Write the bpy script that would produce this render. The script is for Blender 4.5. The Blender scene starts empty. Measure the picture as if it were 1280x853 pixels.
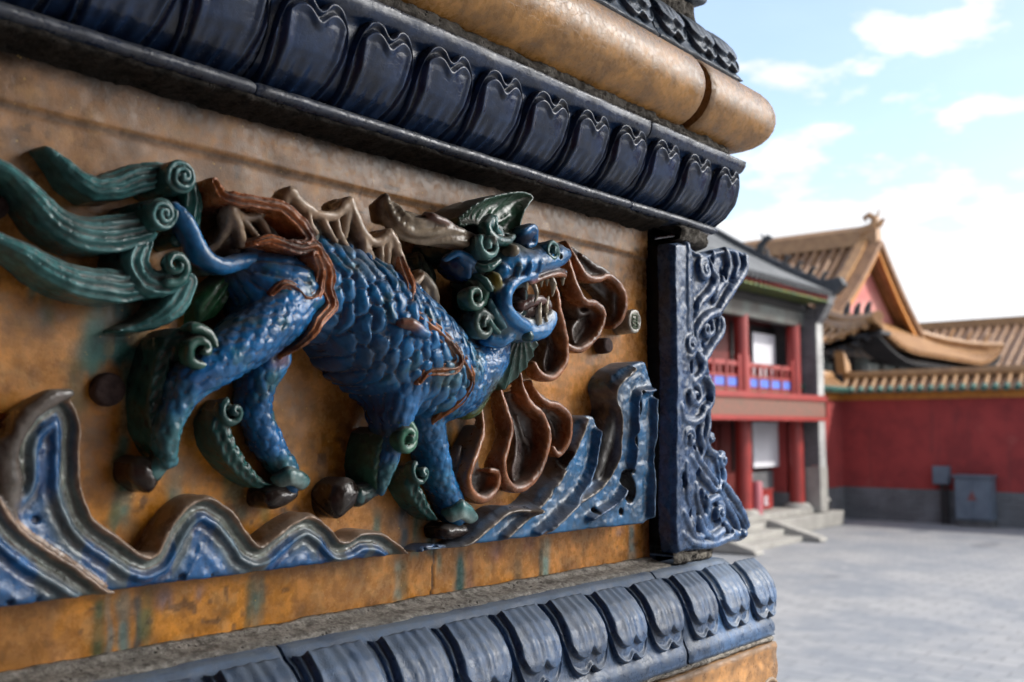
import bpy, bmesh, math, random
import numpy as np
from mathutils import Vector, Matrix, noise as mnoise
random.seed(7); RNG = np.random.default_rng(7)
scene = bpy.context.scene
COL = scene.collection
rad = math.radians

# ------------------------------------------------------------------ camera
EYE = 2.4                      # camera height above the courtyard
FPX = 1253.0                   # focal length in pixels of the 1280 px frame
YAW = rad(40); PITCH = math.atan(111.5/FPX)
cf = Vector((math.cos(YAW)*math.cos(PITCH), math.sin(YAW)*math.cos(PITCH), math.sin(PITCH)))
cr = Vector((math.sin(YAW), -math.cos(YAW), 0))
cu = cr.cross(cf)
cam_d = bpy.data.cameras.new('camera'); cam = bpy.data.objects.new('camera', cam_d); COL.objects.link(cam)
cam.matrix_world = Matrix(((cr.x, cu.x, -cf.x, 0), (cr.y, cu.y, -cf.y, 0), (cr.z, cu.z, -cf.z, EYE), (0, 0, 0, 1)))
cam_d.sensor_width = 23.5; cam_d.lens = 23.5*FPX/1280
cam_d.clip_start = 0.02; cam_d.clip_end = 3000
cam_d.dof.use_dof = True; cam_d.dof.focus_distance = 0.80; cam_d.dof.aperture_fstop = 5.6
scene.camera = cam

# ------------------------------------------------------------------ sun and sky
SUN = Vector((0.42, -1.0, 0.86)).normalized()
PORCH_Z = 3.70; PORCH_X = 1.60                  # porch ceiling height and outer edge, drawn out to keep sun off the tile
sun_el = math.asin(SUN.z); sun_az = math.atan2(SUN.x, SUN.y)
w = bpy.data.worlds.new('World'); scene.world = w; w.use_nodes = True
wn = w.node_tree.nodes; wl = w.node_tree.links; wn.clear()
w_out = wn.new('ShaderNodeOutputWorld'); w_bg = wn.new('ShaderNodeBackground')
sky = wn.new('ShaderNodeTexSky'); sky.sky_type = 'NISHITA'; sky.sun_disc = False
sky.sun_elevation = sun_el; sky.sun_rotation = sun_az; sky.altitude = 50; sky.air_density = 1.0; sky.dust_density = .8; sky.ozone_density = .7
w_bg.inputs['Strength'].default_value = 0.15
CLOUD = (3.45, 3.5, 3.6); VEIL = .16; GLOW = 1.25; FILL_GLOW = 44.0
FILL_DIR = Vector((.68, -.62, .45)).normalized()      # direction of an added sky glow, off the sun, that lights the tile
# clouds: soft noise over the direction, denser towards the horizon
tc = wn.new('ShaderNodeTexCoord'); mp = wn.new('ShaderNodeMapping')
mp.inputs['Scale'].default_value = (1.0, 1.0, 2.6); mp.inputs['Location'].default_value = (0.35, 0.1, 0.2)
nz = wn.new('ShaderNodeTexNoise'); nz.inputs['Scale'].default_value = 5.0; nz.inputs['Detail'].default_value = 7; nz.inputs['Roughness'].default_value = 0.55
sp = wn.new('ShaderNodeSeparateXYZ')
mr = wn.new('ShaderNodeMapRange'); mr.inputs['From Min'].default_value = 0.16; mr.inputs['From Max'].default_value = 0.27
mr.inputs['To Min'].default_value = 0.20; mr.inputs['To Max'].default_value = -0.012
ad = wn.new('ShaderNodeMath'); ad.operation = 'ADD'
rp = wn.new('ShaderNodeMapRange'); rp.interpolation_type = 'SMOOTHSTEP'
rp.inputs['From Min'].default_value = 0.50; rp.inputs['From Max'].default_value = 0.60
mx = wn.new('ShaderNodeMix'); mx.data_type = 'RGBA'; mx.inputs['B'].default_value = (9.3, 9.5, 9.9, 1)
wl.new(tc.outputs['Generated'], mp.inputs['Vector']); wl.new(mp.outputs[0], nz.inputs['Vector'])
wl.new(tc.outputs['Generated'], sp.inputs[0]); wl.new(sp.outputs['Z'], mr.inputs['Value'])
wl.new(nz.outputs['Fac'], ad.inputs[0]); wl.new(mr.outputs[0], ad.inputs[1]); wl.new(ad.outputs[0], rp.inputs['Value'])
# a thin veil everywhere, and clouds that glow towards the sun
vd = wn.new('ShaderNodeVectorMath'); vd.operation = 'DOT_PRODUCT'; vd.inputs[1].default_value = SUN
wl.new(tc.outputs['Generated'], vd.inputs[0])
gl = wn.new('ShaderNodeMapRange'); gl.interpolation_type = 'SMOOTHSTEP'; gl.inputs['From Min'].default_value = .25; gl.inputs['From Max'].default_value = 1.0
gl.inputs['To Min'].default_value = 1.0; gl.inputs['To Max'].default_value = GLOW
wl.new(vd.outputs['Value'], gl.inputs['Value'])
cc = wn.new('ShaderNodeVectorMath'); cc.operation = 'SCALE'; cc.inputs[0].default_value = CLOUD; wl.new(gl.outputs[0], cc.inputs['Scale'])
# grey undersides inside the clouds
n2_ = wn.new('ShaderNodeTexNoise'); n2_.inputs['Scale'].default_value = 9; n2_.inputs['Detail'].default_value = 5; wl.new(mp.outputs[0], n2_.inputs['Vector'])
r2_ = wn.new('ShaderNodeMapRange'); r2_.inputs['From Min'].default_value = .35; r2_.inputs['From Max'].default_value = .6; r2_.inputs['To Min'].default_value = .92; r2_.inputs['To Max'].default_value = 1.06
wl.new(n2_.outputs['Fac'], r2_.inputs['Value'])
c2_ = wn.new('ShaderNodeVectorMath'); c2_.operation = 'SCALE'; wl.new(cc.outputs[0], c2_.inputs[0]); wl.new(r2_.outputs[0], c2_.inputs['Scale'])
wl.new(c2_.outputs[0], mx.inputs['B'])
vl = wn.new('ShaderNodeMath'); vl.operation = 'MAXIMUM'; wl.new(rp.outputs[0], vl.inputs[0])
vg = wn.new('ShaderNodeMapRange'); vg.inputs['From Min'].default_value = .25; vg.inputs['From Max'].default_value = 1.0; vg.inputs['To Min'].default_value = VEIL; vg.inputs['To Max'].default_value = .9
wl.new(vd.outputs['Value'], vg.inputs['Value']); wl.new(vg.outputs[0], vl.inputs[1])
wl.new(vl.outputs[0], mx.inputs['Factor']); wl.new(sky.outputs[0], mx.inputs['A'])
# added out-of-view glow lobe, fills the shaded tile with light from the right
vc = wn.new('ShaderNodeMath'); vc.operation = 'MAXIMUM'; vc.inputs[1].default_value = 0; wl.new(vd.outputs['Value'], vc.inputs[0])
pw = wn.new('ShaderNodeMath'); pw.operation = 'POWER'; pw.inputs[1].default_value = 26; wl.new(vc.outputs[0], pw.inputs[0])
vb = wn.new('ShaderNodeVectorMath'); vb.operation = 'DOT_PRODUCT'; vb.inputs[1].default_value = FILL_DIR; wl.new(tc.outputs['Generated'], vb.inputs[0]); wl.new(vb.outputs['Value'], vc.inputs[0])
au = wn.new('ShaderNodeVectorMath'); au.operation = 'SCALE'; au.inputs[0].default_value = (FILL_GLOW, FILL_GLOW*.97, FILL_GLOW*.92); wl.new(pw.outputs[0], au.inputs['Scale'])
aa = wn.new('ShaderNodeVectorMath'); aa.operation = 'ADD'; wl.new(mx.outputs['Result'], aa.inputs[0]); wl.new(au.outputs[0], aa.inputs[1])
wl.new(aa.outputs[0], w_bg.inputs['Color']); wl.new(w_bg.outputs[0], w_out.inputs[0])
sd = bpy.data.lights.new('sun', 'SUN'); sd.energy = 2.0; sd.angle = rad(0.55); sd.color = (1.0, 0.95, 0.87)
so = bpy.data.objects.new('sun', sd); COL.objects.link(so)
so.rotation_euler = SUN.to_track_quat('Z', 'Y').to_euler()
scene.view_settings.view_transform = 'Standard'; scene.view_settings.look = 'None'
scene.view_settings.exposure = 1.15; scene.view_settings.gamma = 1.0

# ------------------------------------------------------------------ object helpers
def tag(o, label, cat, group=None):
    o['label'] = label; o['category'] = cat
    if group: o['group'] = group
    return o
def empty(name, loc, label=None, cat=None, group=None):
    o = bpy.data.objects.new(name, None); COL.objects.link(o); o.location = loc; o.empty_display_size = 0.02
    if label: tag(o, label, cat, group)
    return o
def link(name, me, mat=None, parent=None):
    o = bpy.data.objects.new(name, me); COL.objects.link(o)
    if mat is not None and not me.materials: me.materials.append(mat)
    if parent is not None:
        o.parent = parent; o.matrix_parent_inverse = Matrix.Translation(-parent.location) if parent.parent is None else Matrix.Identity(4)
    return o
def mesh_np(name, V, F, cols=None, smooth=True):
    """V (n,3) array, F (m,4) or list of faces, cols (n,3)"""
    me = bpy.data.meshes.new(name)
    V = np.asarray(V, dtype=np.float32)
    if isinstance(F, np.ndarray):
        nf, k = F.shape
        me.vertices.add(len(V)); me.vertices.foreach_set('co', V.ravel())
        me.loops.add(nf*k); me.loops.foreach_set('vertex_index', F.astype(np.int32).ravel())
        me.polygons.add(nf); me.polygons.foreach_set('loop_start', np.arange(0, nf*k, k, dtype=np.int32))
        me.update(calc_edges=True); me.validate()
    else:
        me.from_pydata([tuple(map(float, v)) for v in V], [], F); me.update()
    if smooth: me.polygons.foreach_set('use_smooth', np.ones(len(me.polygons), dtype=bool))
    if cols is not None:
        a = me.color_attributes.new('glaze', 'FLOAT_COLOR', 'POINT')
        c = np.ones((len(me.vertices), 4), dtype=np.float32); c[:, :3] = cols
        a.data.foreach_set('color', c.ravel())
    return me
class MB:
    """collects boxes, prisms and tubes into one mesh"""
    def __init__(s): s.v = []; s.f = []; s.sm = []
    def add(s, vs, fs, smooth=False):
        n = len(s.v); s.v += [tuple(v) for v in vs]; s.f += [tuple(i+n for i in f) for f in fs]; s.sm += [smooth]*len(fs); return s
    def box(s, x0, x1, y0, y1, z0, z1):
        return s.add([(x0,y0,z0),(x1,y0,z0),(x1,y1,z0),(x0,y1,z0),(x0,y0,z1),(x1,y0,z1),(x1,y1,z1),(x0,y1,z1)],
                     [(0,3,2,1),(4,5,6,7),(0,1,5,4),(1,2,6,5),(2,3,7,6),(3,0,4,7)])
    def obox(s, c, ax, ay, az):
        c = Vector(c); vs = [c + ax*i + ay*j + az*k for k in (-1, 1) for (i, j) in ((-1,-1),(1,-1),(1,1),(-1,1))]
        return s.add(vs, [(0,3,2,1),(4,5,6,7),(0,1,5,4),(1,2,6,5),(2,3,7,6),(3,0,4,7)])
    def prism(s, poly, d):
        n = len(poly); d = Vector(d); a = [Vector(p) for p in poly]
        return s.add(a + [p+d for p in a], [tuple(range(n))[::-1], tuple(range(n, 2*n))] + [(i, (i+1) % n, (i+1) % n+n, i+n) for i in range(n)])
    def tube(s, pts, r, n=8, caps=True):
        pts = [Vector(p) for p in pts]; m = len(pts)
        rr = r if isinstance(r, (list, tuple)) else [r]*m
        vs = []; prev = None
        for i, p in enumerate(pts):
            t = (pts[min(i+1, m-1)]-pts[max(i-1, 0)]).normalized()
            a = prev if prev is not None else (Vector((0,0,1)) if abs(t.z) < .9 else Vector((1,0,0)))
            x = (a - t*a.dot(t)).normalized(); prev = x; y = t.cross(x)
            vs += [p + (x*math.cos(2*math.pi*k/n) + y*math.sin(2*math.pi*k/n))*rr[i] for k in range(n)]
        fs = [(i*n+k, i*n+(k+1) % n, (i+1)*n+(k+1) % n, (i+1)*n+k) for i in range(m-1) for k in range(n)]
        s.add(vs, fs, True)
        if caps: s.add(vs[:n], [tuple(range(n))[::-1]]); s.add(vs[-n:], [tuple(range(n))])
        return s
    def grid(s, rows, closed=False, smooth=True):
        m = len(rows); n = len(rows[0]); vs = [p for r in rows for p in r]
        fs = [(i*n+k, i*n+(k+1) % n, (i+1)*n+(k+1) % n, (i+1)*n+k) for i in range(m-1) for k in range(n if closed else n-1)]
        return s.add(vs, fs, smooth)
    def build(s, name, mat, parent=None, bevel=0):
        me = bpy.data.meshes.new(name); me.from_pydata(s.v, [], s.f); me.update()
        me.polygons.foreach_set('use_smooth', s.sm)
        o = link(name, me, mat, parent)
        if bevel:
            b = o.modifiers.new('bevel', 'BEVEL'); b.width = bevel; b.segments = 2; b.limit_method = 'ANGLE'
        return o

# ------------------------------------------------------------------ materials
def newmat(name):
    m = bpy.data.materials.new(name); m.use_nodes = True; nt = m.node_tree; nt.nodes.clear()
    out = nt.nodes.new('ShaderNodeOutputMaterial'); b = nt.nodes.new('ShaderNodeBsdfPrincipled'); nt.links.new(b.outputs[0], out.inputs[0])
    return m, nt, b
class N:
    """tiny node-graph writer"""
    def __init__(s, nt): s.nt = nt
    def _in(s, node, key, v):
        if isinstance(v, bpy.types.NodeSocket): s.nt.links.new(v, node.inputs[key])
        elif v is not None: node.inputs[key].default_value = v
    def math(s, op, a, b=None, clamp=False):
        n = s.nt.nodes.new('ShaderNodeMath'); n.operation = op; n.use_clamp = clamp; s._in(n, 0, a); s._in(n, 1, b); return n.outputs[0]
    def ramp(s, v, a, b, c=0.0, d=1.0, smooth=True):
        n = s.nt.nodes.new('ShaderNodeMapRange'); n.interpolation_type = 'SMOOTHSTEP' if smooth else 'LINEAR'
        s._in(n, 'Value', v); n.inputs['From Min'].default_value = a; n.inputs['From Max'].default_value = b
        n.inputs['To Min'].default_value = c; n.inputs['To Max'].default_value = d; return n.outputs[0]
    def mix(s, f, a, b, mode='MIX'):
        n = s.nt.nodes.new('ShaderNodeMix'); n.data_type = 'RGBA'; n.blend_type = mode; n.clamp_factor = True
        s._in(n, 'Factor', f)
        for k, v in (('A', a), ('B', b)):
            if isinstance(v, tuple) and len(v) == 3: v = v + (1,)
            s._in(n, k, v)
        return n.outputs['Result']
    def noise(s, vec, scale, detail=4, rough=.55, dist=0.0):
        n = s.nt.nodes.new('ShaderNodeTexNoise'); s._in(n, 'Vector', vec); n.inputs['Scale'].default_value = scale
        n.inputs['Detail'].default_value = detail; n.inputs['Roughness'].default_value = rough; n.inputs['Distortion'].default_value = dist; return n.outputs['Fac']
    def voro(s, vec, scale, feature='DISTANCE_TO_EDGE', rnd=1.0):
        n = s.nt.nodes.new('ShaderNodeTexVoronoi'); n.feature = feature; s._in(n, 'Vector', vec); n.inputs['Scale'].default_value = scale
        n.inputs['Randomness'].default_value = rnd; return n
    def pos(s): 
        return s.nt.nodes.new('ShaderNodeNewGeometry').outputs['Position']
    def mapping(s, vec, scale=(1,1,1), rot=(0,0,0), loc=(0,0,0)):
        n = s.nt.nodes.new('ShaderNodeMapping'); s._in(n, 'Vector', vec); n.inputs['Scale'].default_value = scale
        n.inputs['Rotation'].default_value = rot; n.inputs['Location'].default_value = loc; return n.outputs[0]
    def bump(s, h, strength, dist, normal=None):
        n = s.nt.nodes.new('ShaderNodeBump'); n.inputs['Strength'].default_value = strength; n.inputs['Distance'].default_value = dist
        s._in(n, 'Height', h); s._in(n, 'Normal', normal); return n.outputs[0]
GLZ = .85      # aged glaze is dark
def glaze_mat(name, color=None, dust=1.0, dust_col=(.20, .175, .155), rough=.16, wear=(.30, .36, .38), wear_amt=.5, dark=.55, speck=0.0, crackle=.5, spec=.5, grime=.45, bumpk=.55):
    m, nt, b = newmat(name); g = N(nt); P = g.pos()
    geo = nt.nodes.new('ShaderNodeNewGeometry'); dust_col = tuple(x*.75 for x in dust_col); wear = tuple(x*.7 for x in wear)
    if color is None:
        a = nt.nodes.new('ShaderNodeAttribute'); a.attribute_name = 'glaze'; c = a.outputs['Color']
    else:
        c = nt.nodes.new('ShaderNodeRGB'); c.outputs[0].default_value = color + (1,); c = c.outputs[0]
    n1 = g.noise(P, 45, 5, .6); n2 = g.noise(P, 170, 4, .6); n3 = g.noise(P, 900, 3, .6)
    v = g.math('MULTIPLY', g.ramp(n1, .3, .7, .62*GLZ, 1.25*GLZ), g.ramp(n2, .3, .7, .78, 1.18))
    v = g.math('MULTIPLY', v, g.ramp(nt.nodes.new('ShaderNodeObjectInfo').outputs['Random'], 0, 1, .84, 1.14, False))
    vv = nt.nodes.new('ShaderNodeCombineColor'); [nt.links.new(v, vv.inputs[i]) for i in range(3)]
    c = g.mix(1.0, c, vv.outputs[0], 'MULTIPLY')
    # thin glaze on sharp ridges shows the pale body; deep glaze pools dark in grooves
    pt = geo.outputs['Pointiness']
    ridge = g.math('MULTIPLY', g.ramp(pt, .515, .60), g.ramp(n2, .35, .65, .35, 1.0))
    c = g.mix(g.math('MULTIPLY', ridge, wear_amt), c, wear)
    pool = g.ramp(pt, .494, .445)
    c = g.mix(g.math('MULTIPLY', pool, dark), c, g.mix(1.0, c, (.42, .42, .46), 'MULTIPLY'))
    gr = g.math('MULTIPLY', g.ramp(g.noise(P, 33, 6, .7), .50, .68), g.ramp(n2, .35, .6, .3, 1.0)); c = g.mix(g.math('MULTIPLY', gr, grime), c, (.030, .027, .024))
    if speck:
        vo = g.voro(P, 260, 'F1'); sp = g.ramp(vo.outputs['Distance'], .22, .10)
        sp = g.math('MULTIPLY', sp, g.ramp(g.noise(P, 120, 2), .56, .66)); c = g.mix(g.math('MULTIPLY', sp, speck), c, (.80, .55, .16))
    # dust lies on what faces the sky and in the hollows
    nz_ = nt.nodes.new('ShaderNodeSeparateXYZ'); nt.links.new(geo.outputs['Normal'], nz_.inputs[0])
    up = g.ramp(nz_.outputs['Z'], .30, .88)
    d = g.math('MULTIPLY', up, g.ramp(n1, .30, .62, .25, 1.0))
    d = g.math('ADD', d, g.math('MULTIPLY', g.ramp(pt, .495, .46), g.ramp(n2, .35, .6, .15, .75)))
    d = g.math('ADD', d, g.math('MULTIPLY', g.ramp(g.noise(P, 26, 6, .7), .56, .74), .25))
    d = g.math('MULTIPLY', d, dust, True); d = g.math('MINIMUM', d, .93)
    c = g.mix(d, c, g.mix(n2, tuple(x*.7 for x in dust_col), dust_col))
    nt.links.new(c, b.inputs['Base Color'])
    r = g.math('ADD', g.math('MULTIPLY', d, .62), g.ramp(n2, .3, .7, rough*.7, rough*1.9)); nt.links.new(r, b.inputs['Roughness'])
    b.inputs['Specular IOR Level'].default_value = spec
    cr_ = g.voro(g.mapping(P, (1, 1, 1)), 150).outputs['Distance']
    h = g.math('ADD', g.math('MULTIPLY', g.ramp(cr_, 0, .035), .25*crackle), g.math('MULTIPLY', n3, .25))
    h = g.math('ADD', h, g.math('MULTIPLY', n2, .9*bumpk)); h = g.math('ADD', h, g.math('MULTIPLY', g.math('MULTIPLY', d, n3), 1.2))
    nt.links.new(g.bump(h, .55, .0008), b.inputs['Normal'])
    return m
def plain_mat(name, c1, c2, scale, rough=.8, bump=0, bscale=None, spec=.3, detail=6):
    m, nt, b = newmat(name); g = N(nt); P = g.pos()
    n = g.noise(P, scale, detail, .6); nt.links.new(g.mix(g.ramp(n, .3, .7), c1, c2), b.inputs['Base Color'])
    b.inputs['Roughness'].default_value = rough; b.inputs['Specular IOR Level'].default_value = spec
    if bump: nt.links.new(g.bump(g.noise(P, bscale or scale*3, 6, .65), .8, bump), b.inputs['Normal'])
    return m
def mortar_mat(name, lo, hi):
    m, nt, b = newmat(name); g = N(nt); P = g.pos()
    n = g.noise(P, 120, 8, .75); n2 = g.noise(P, 420, 5, .7); n3 = g.noise(P, 30, 3, .6)
    f = g.math('MULTIPLY', g.ramp(n, .35, .6), g.ramp(n2, .3, .6, .35, 1.0))
    c = g.mix(f, lo, hi); c = g.mix(g.ramp(n3, .4, .7, 0, .45), c, tuple(x*.45 for x in hi))
    vo = g.voro(P, 230, 'F1'); pits = g.ramp(vo.outputs['Distance'], .30, .15); pits = g.math('MULTIPLY', pits, g.ramp(g.noise(P, 60, 2), .5, .6))
    c = g.mix(g.math('MULTIPLY', pits, .85), c, (.02, .02, .02))
    nt.links.new(c, b.inputs['Base Color']); b.inputs['Roughness'].default_value = .95; b.inputs['Specular IOR Level'].default_value = .15
    h = g.math('SUBTRACT', g.math('ADD', n, g.math('MULTIPLY', n2, .5)), g.math('MULTIPLY', pits, .6))
    nt.links.new(g.bump(h, 1.0, .003), b.inputs['Normal']); return m
# ------------------------------------------------------------------ sculpting kit
# relief space: x along the pier, z up, h = height out of the panel face (which is the plane Y = YP)
YP = 0.55
def ray(px, py):
    return cf + cr*((px-640)/FPX) + cu*((426.5-py)/FPX)
def P2(px, py, h=0.0):
    d = ray(px, py); t = (YP-h)/d.y
    return d.x*t, EYE+d.z*t, t
def cvt(pts):
    """(px, py, height mm, radius px) -> (x, z, h, r) metres"""
    out = []
    for q in pts:
        h = q[2]/1000; x, z, t = P2(q[0], q[1], h); out.append((x, z, h, q[3]*t/FPX))
    return np.array(out)
def catmull(p, step):
    p = np.asarray(p, float)
    if len(p) < 3: 
        n = max(2, int(np.linalg.norm(p[1, :3]-p[0, :3])/step)+1); t = np.linspace(0, 1, n)[:, None]; return p[0]*(1-t)+p[1]*t
    q = np.vstack([2*p[0]-p[1], p, 2*p[-1]-p[-2]]); out = []
    for i in range(1, len(q)-2):
        n = max(1, int(np.linalg.norm(q[i+1, :3]-q[i, :3])/step))
        for k in range(n):
            t = k/n
            out.append(.5*((2*q[i])+(-q[i-1]+q[i+1])*t+(2*q[i-1]-5*q[i]+4*q[i+1]-q[i+2])*t*t+(-q[i-1]+3*q[i]-3*q[i+1]+q[i+2])*t**3))
    out.append(p[-1]); return np.array(out)
def sstep(a, b, x):
    t = np.clip((x-a)/(b-a), 0, 1); return t*t*(3-2*t)
def vnoise(x, y, s, seed=0):
    """cheap smooth 2-d value noise on arrays"""
    x = x*s; y = y*s; xi = np.floor(x).astype(np.int64); yi = np.floor(y).astype(np.int64); fx = x-xi; fy = y-yi
    fx = fx*fx*(3-2*fx); fy = fy*fy*(3-2*fy)
    def hsh(a, b):
        n = (a*374761393 + b*668265263 + seed*1442695041) & 0x7fffffff
        n = ((n ^ (n >> 13))*1274126177) & 0x7fffffff
        return ((n ^ (n >> 16)) & 0xffff)/65535.0
    return (hsh(xi, yi)*(1-fx)+hsh(xi+1, yi)*fx)*(1-fy)+(hsh(xi, yi+1)*(1-fx)+hsh(xi+1, yi+1)*fx)*fy
def fbm(x, y, s, seed=0, o=4):
    r = 0; a = .5; t = 0
    for i in range(o): r = r+a*vnoise(x, y, s, seed+i*17); t += a; s *= 2.07; a *= .55
    return r/t
def seg_near(p, X, Z, sl=None):
    """nearest point of a 2-d polyline p (x,z,h,r): distance, arc s, signed side v, h, r"""
    best = np.full(np.broadcast(X, Z).shape, 1e3); S = np.zeros_like(best); V = np.zeros_like(best); H = np.zeros_like(best); R = np.zeros_like(best)
    acc = 0
    for a, b in zip(p[:-1], p[1:]):
        dx, dz = b[0]-a[0], b[1]-a[1]; L2 = dx*dx+dz*dz+1e-12; L = math.sqrt(L2)
        t = np.clip(((X-a[0])*dx+(Z-a[1])*dz)/L2, 0, 1)
        ex = X-a[0]-t*dx; ez = Z-a[1]-t*dz; d = np.sqrt(ex*ex+ez*ez)
        m = d < best; sd = (dx*ez-dz*ex)/L
        best = np.where(m, d, best); S = np.where(m, acc+t*L, S); V = np.where(m, np.sign(sd)*d, V)
        H = np.where(m, a[2]+t*(b[2]-a[2]), H); R = np.where(m, a[3]+t*(b[3]-a[3]), R); acc += L
    return best, S, V, H, R, acc
def smax(a, b, k):
    h = np.clip(.5+.5*(a-b)/k, 0, 1); return b*(1-h)+a*h+k*h*(1-h)
def smin(a, b, k):
    h = np.clip(.5+.5*(b-a)/k, 0, 1); return b*(1-h)+a*h-k*h*(1-h)
class Prim:
    k = .002; col = (.3, .3, .3); cut = False; cs = 0.0
    def opt(s, col=(.3,.3,.3), k=.002, cut=False, det=None, colf=None, cs=0.0):
        s.col = col; s.k = k; s.cut = cut; s.det = det; s.colf = colf; s.cs = cs; return s
class Tube(Prim):
    def __init__(s, pts, down=.45, step=.006, raw=False, **o):
        s.p = catmull(pts if raw else cvt(pts), step); s.down = down; s.opt(**o)
        m = s.p[:, 3].max()+.004; s.lo = s.p[:, :3].min(0)-m; s.hi = s.p[:, :3].max(0)+m
        s.lo[2] = min(s.lo[2], s.p[:, 2].min()-m/max(down, .05))
    def dist(s, X, Z, H, full=True):
        shp = np.broadcast(X, Z, H).shape; best = np.full(shp, 1.0); S = np.zeros(shp); V = np.zeros(shp); acc = 0
        for a, b in zip(s.p[:-1], s.p[1:]):
            ab = b[:3]-a[:3]; L2 = ab@ab+1e-12; L = math.sqrt(L2)
            t = np.clip(((X-a[0])*ab[0]+(Z-a[1])*ab[1]+(H-a[2])*ab[2])/L2, 0, 1)
            ex = X-a[0]-t*ab[0]; ez = Z-a[1]-t*ab[1]; eh = H-a[2]-t*ab[2]; eh = np.where(eh < 0, eh*s.down, eh)
            d = np.sqrt(ex*ex+ez*ez+eh*eh)-(a[3]+t*(b[3]-a[3])); m = d < best
            best = np.where(m, d, best)
            if s.det is not None and not full is None:
                l2 = math.hypot(ab[0], ab[1])+1e-9
                lat = (ab[0]*ez-ab[1]*ex)/l2; rr = a[3]+t*(b[3]-a[3])
                ang = np.arctan2(lat, np.maximum(eh, -.5*rr)+rr*.15)*rr
                S = np.where(m, acc+t*L, S); V = np.where(m, ang, V)
            acc += L
        if s.det is not None and full is not None: best = best-s.det(S, V, X, Z, acc)
        return best
class Ball(Prim):
    """ellipsoid; radii px in x and z, mm in h"""
    def __init__(s, px, py, h, rx, rz, rh, rot=0, down=1.0, **o):
        x, z, t = P2(px, py, h/1000); s.c = (x, z, h/1000); s.r = (rx*t/FPX, rz*t/FPX, rh/1000); s.rot = rad(rot); s.down = down; s.opt(**o)
        m = max(s.r)+.003; s.lo = np.array(s.c)-m; s.hi = np.array(s.c)+m
        if down < 1: s.lo[2] = -.01
    def dist(s, X, Z, H, full=True):
        dx = X-s.c[0]; dz = Z-s.c[1]; dh = H-s.c[2]; dh = np.where(dh < 0, dh*s.down, dh)
        c, n = math.cos(s.rot), math.sin(s.rot); a = dx*c+dz*n; b = -dx*n+dz*c
        k0 = np.sqrt((a/s.r[0])**2+(b/s.r[1])**2+(dh/s.r[2])**2)
        k1 = np.sqrt((a/s.r[0]**2)**2+(b/s.r[1]**2)**2+(dh/s.r[2]**2)**2)+1e-9
        d = k0*(k0-1)/k1
        if s.det is not None and full is not None: d = d-s.det(a, b, X, Z, 0)
        return d
class Cyl(Prim):
    """upright round boss: pixel centre, h top mm, radius px, slightly tapered"""
    def __init__(s, px, py, h, R, taper=.92, edge=.0012, **o):
        x, z, t = P2(px, py, h/1000); s.c = (x, z); s.h = h/1000; s.r = R*t/FPX; s.tp = taper; s.edge = edge; s.opt(**o)
        s.lo = np.array([x-s.r-.004, z-s.r-.004, -.01]); s.hi = np.array([x+s.r+.004, z+s.r+.004, s.h+.004])
    def dist(s, X, Z, H, full=True):
        r = s.r*(1-(1-s.tp)*H/s.h); d = np.sqrt((X-s.c[0])**2+(Z-s.c[1])**2)-r
        return smax(d, H-s.h, s.edge)
class Ribbon(Prim):
    """sheet-like strand following a path; prof(v/w, s/L, s) gives height offset in m"""
    def __init__(s, pts, prof, step=.005, raw=False, edge=.0015, base=-.01, **o):
        s.p = catmull(pts if raw else cvt(pts), step); s.prof = prof; s.edge = edge; s.base = base; s.opt(**o)
        m = s.p[:, 3].max()+.003; s.lo = s.p[:, :3].min(0)-m; s.hi = s.p[:, :3].max(0)+m; s.lo[2] = base; s.hi[2] += .01
    def two(s, X, Z):
        d, S, V, H, R, L = seg_near(s.p, X, Z); R = np.maximum(R, 1e-4)
        return d-R, H+s.prof(V/R, S/L, S), V/R, S/L
    def dist(s, X, Z, H, full=True):
        d2, top, a, b = s.two(X, Z)
        return smax(smax(d2, (H-top)*.75, s.edge), s.base-H, .0005)
class Poly(Prim):
    def __init__(s, outline, top, h=20, edge=.0015, base=-.01, raw=False, rnd=.0025, **o):
        s.q = np.array([P2(a, b, h/1000)[:2] for a, b in outline]) if not raw else np.array(outline)
        if rnd: s.q = catmull(np.c_[np.vstack([s.q, s.q[:1]]), np.zeros((len(s.q)+1, 2))], rnd)[:-1, :2]
        s.top = top; s.edge = edge; s.base = base; s.opt(**o)
        s.lo = np.array([*s.q.min(0)-.003, base]); s.hi = np.array([*s.q.max(0)+.003, .1])
    def sd(s, X, Z):
        q = s.q; n = len(q); d = np.full(np.broadcast(X, Z).shape, 1e3); ins = np.zeros(d.shape, bool)
        for i in range(n):
            a, b = q[i], q[(i+1) % n]; e = b-a; L2 = e@e+1e-12
            t = np.clip(((X-a[0])*e[0]+(Z-a[1])*e[1])/L2, 0, 1)
            d = np.minimum(d, (X-a[0]-t*e[0])**2+(Z-a[1]-t*e[1])**2)
            c = ((a[1] > Z) != (b[1] > Z)) & (X < (b[0]-a[0])*(Z-a[1])/((b[1]-a[1]) if abs(b[1]-a[1]) > 1e-12 else 1e-12)+a[0]); ins ^= c
        d = np.sqrt(d); return np.where(ins, -d, d)
    def dist(s, X, Z, H, full=True):
        d2 = s.sd(X, Z); return smax(smax(d2, (H-s.top(X, Z, d2))*.75, s.edge), s.base-H, .0005)
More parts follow.
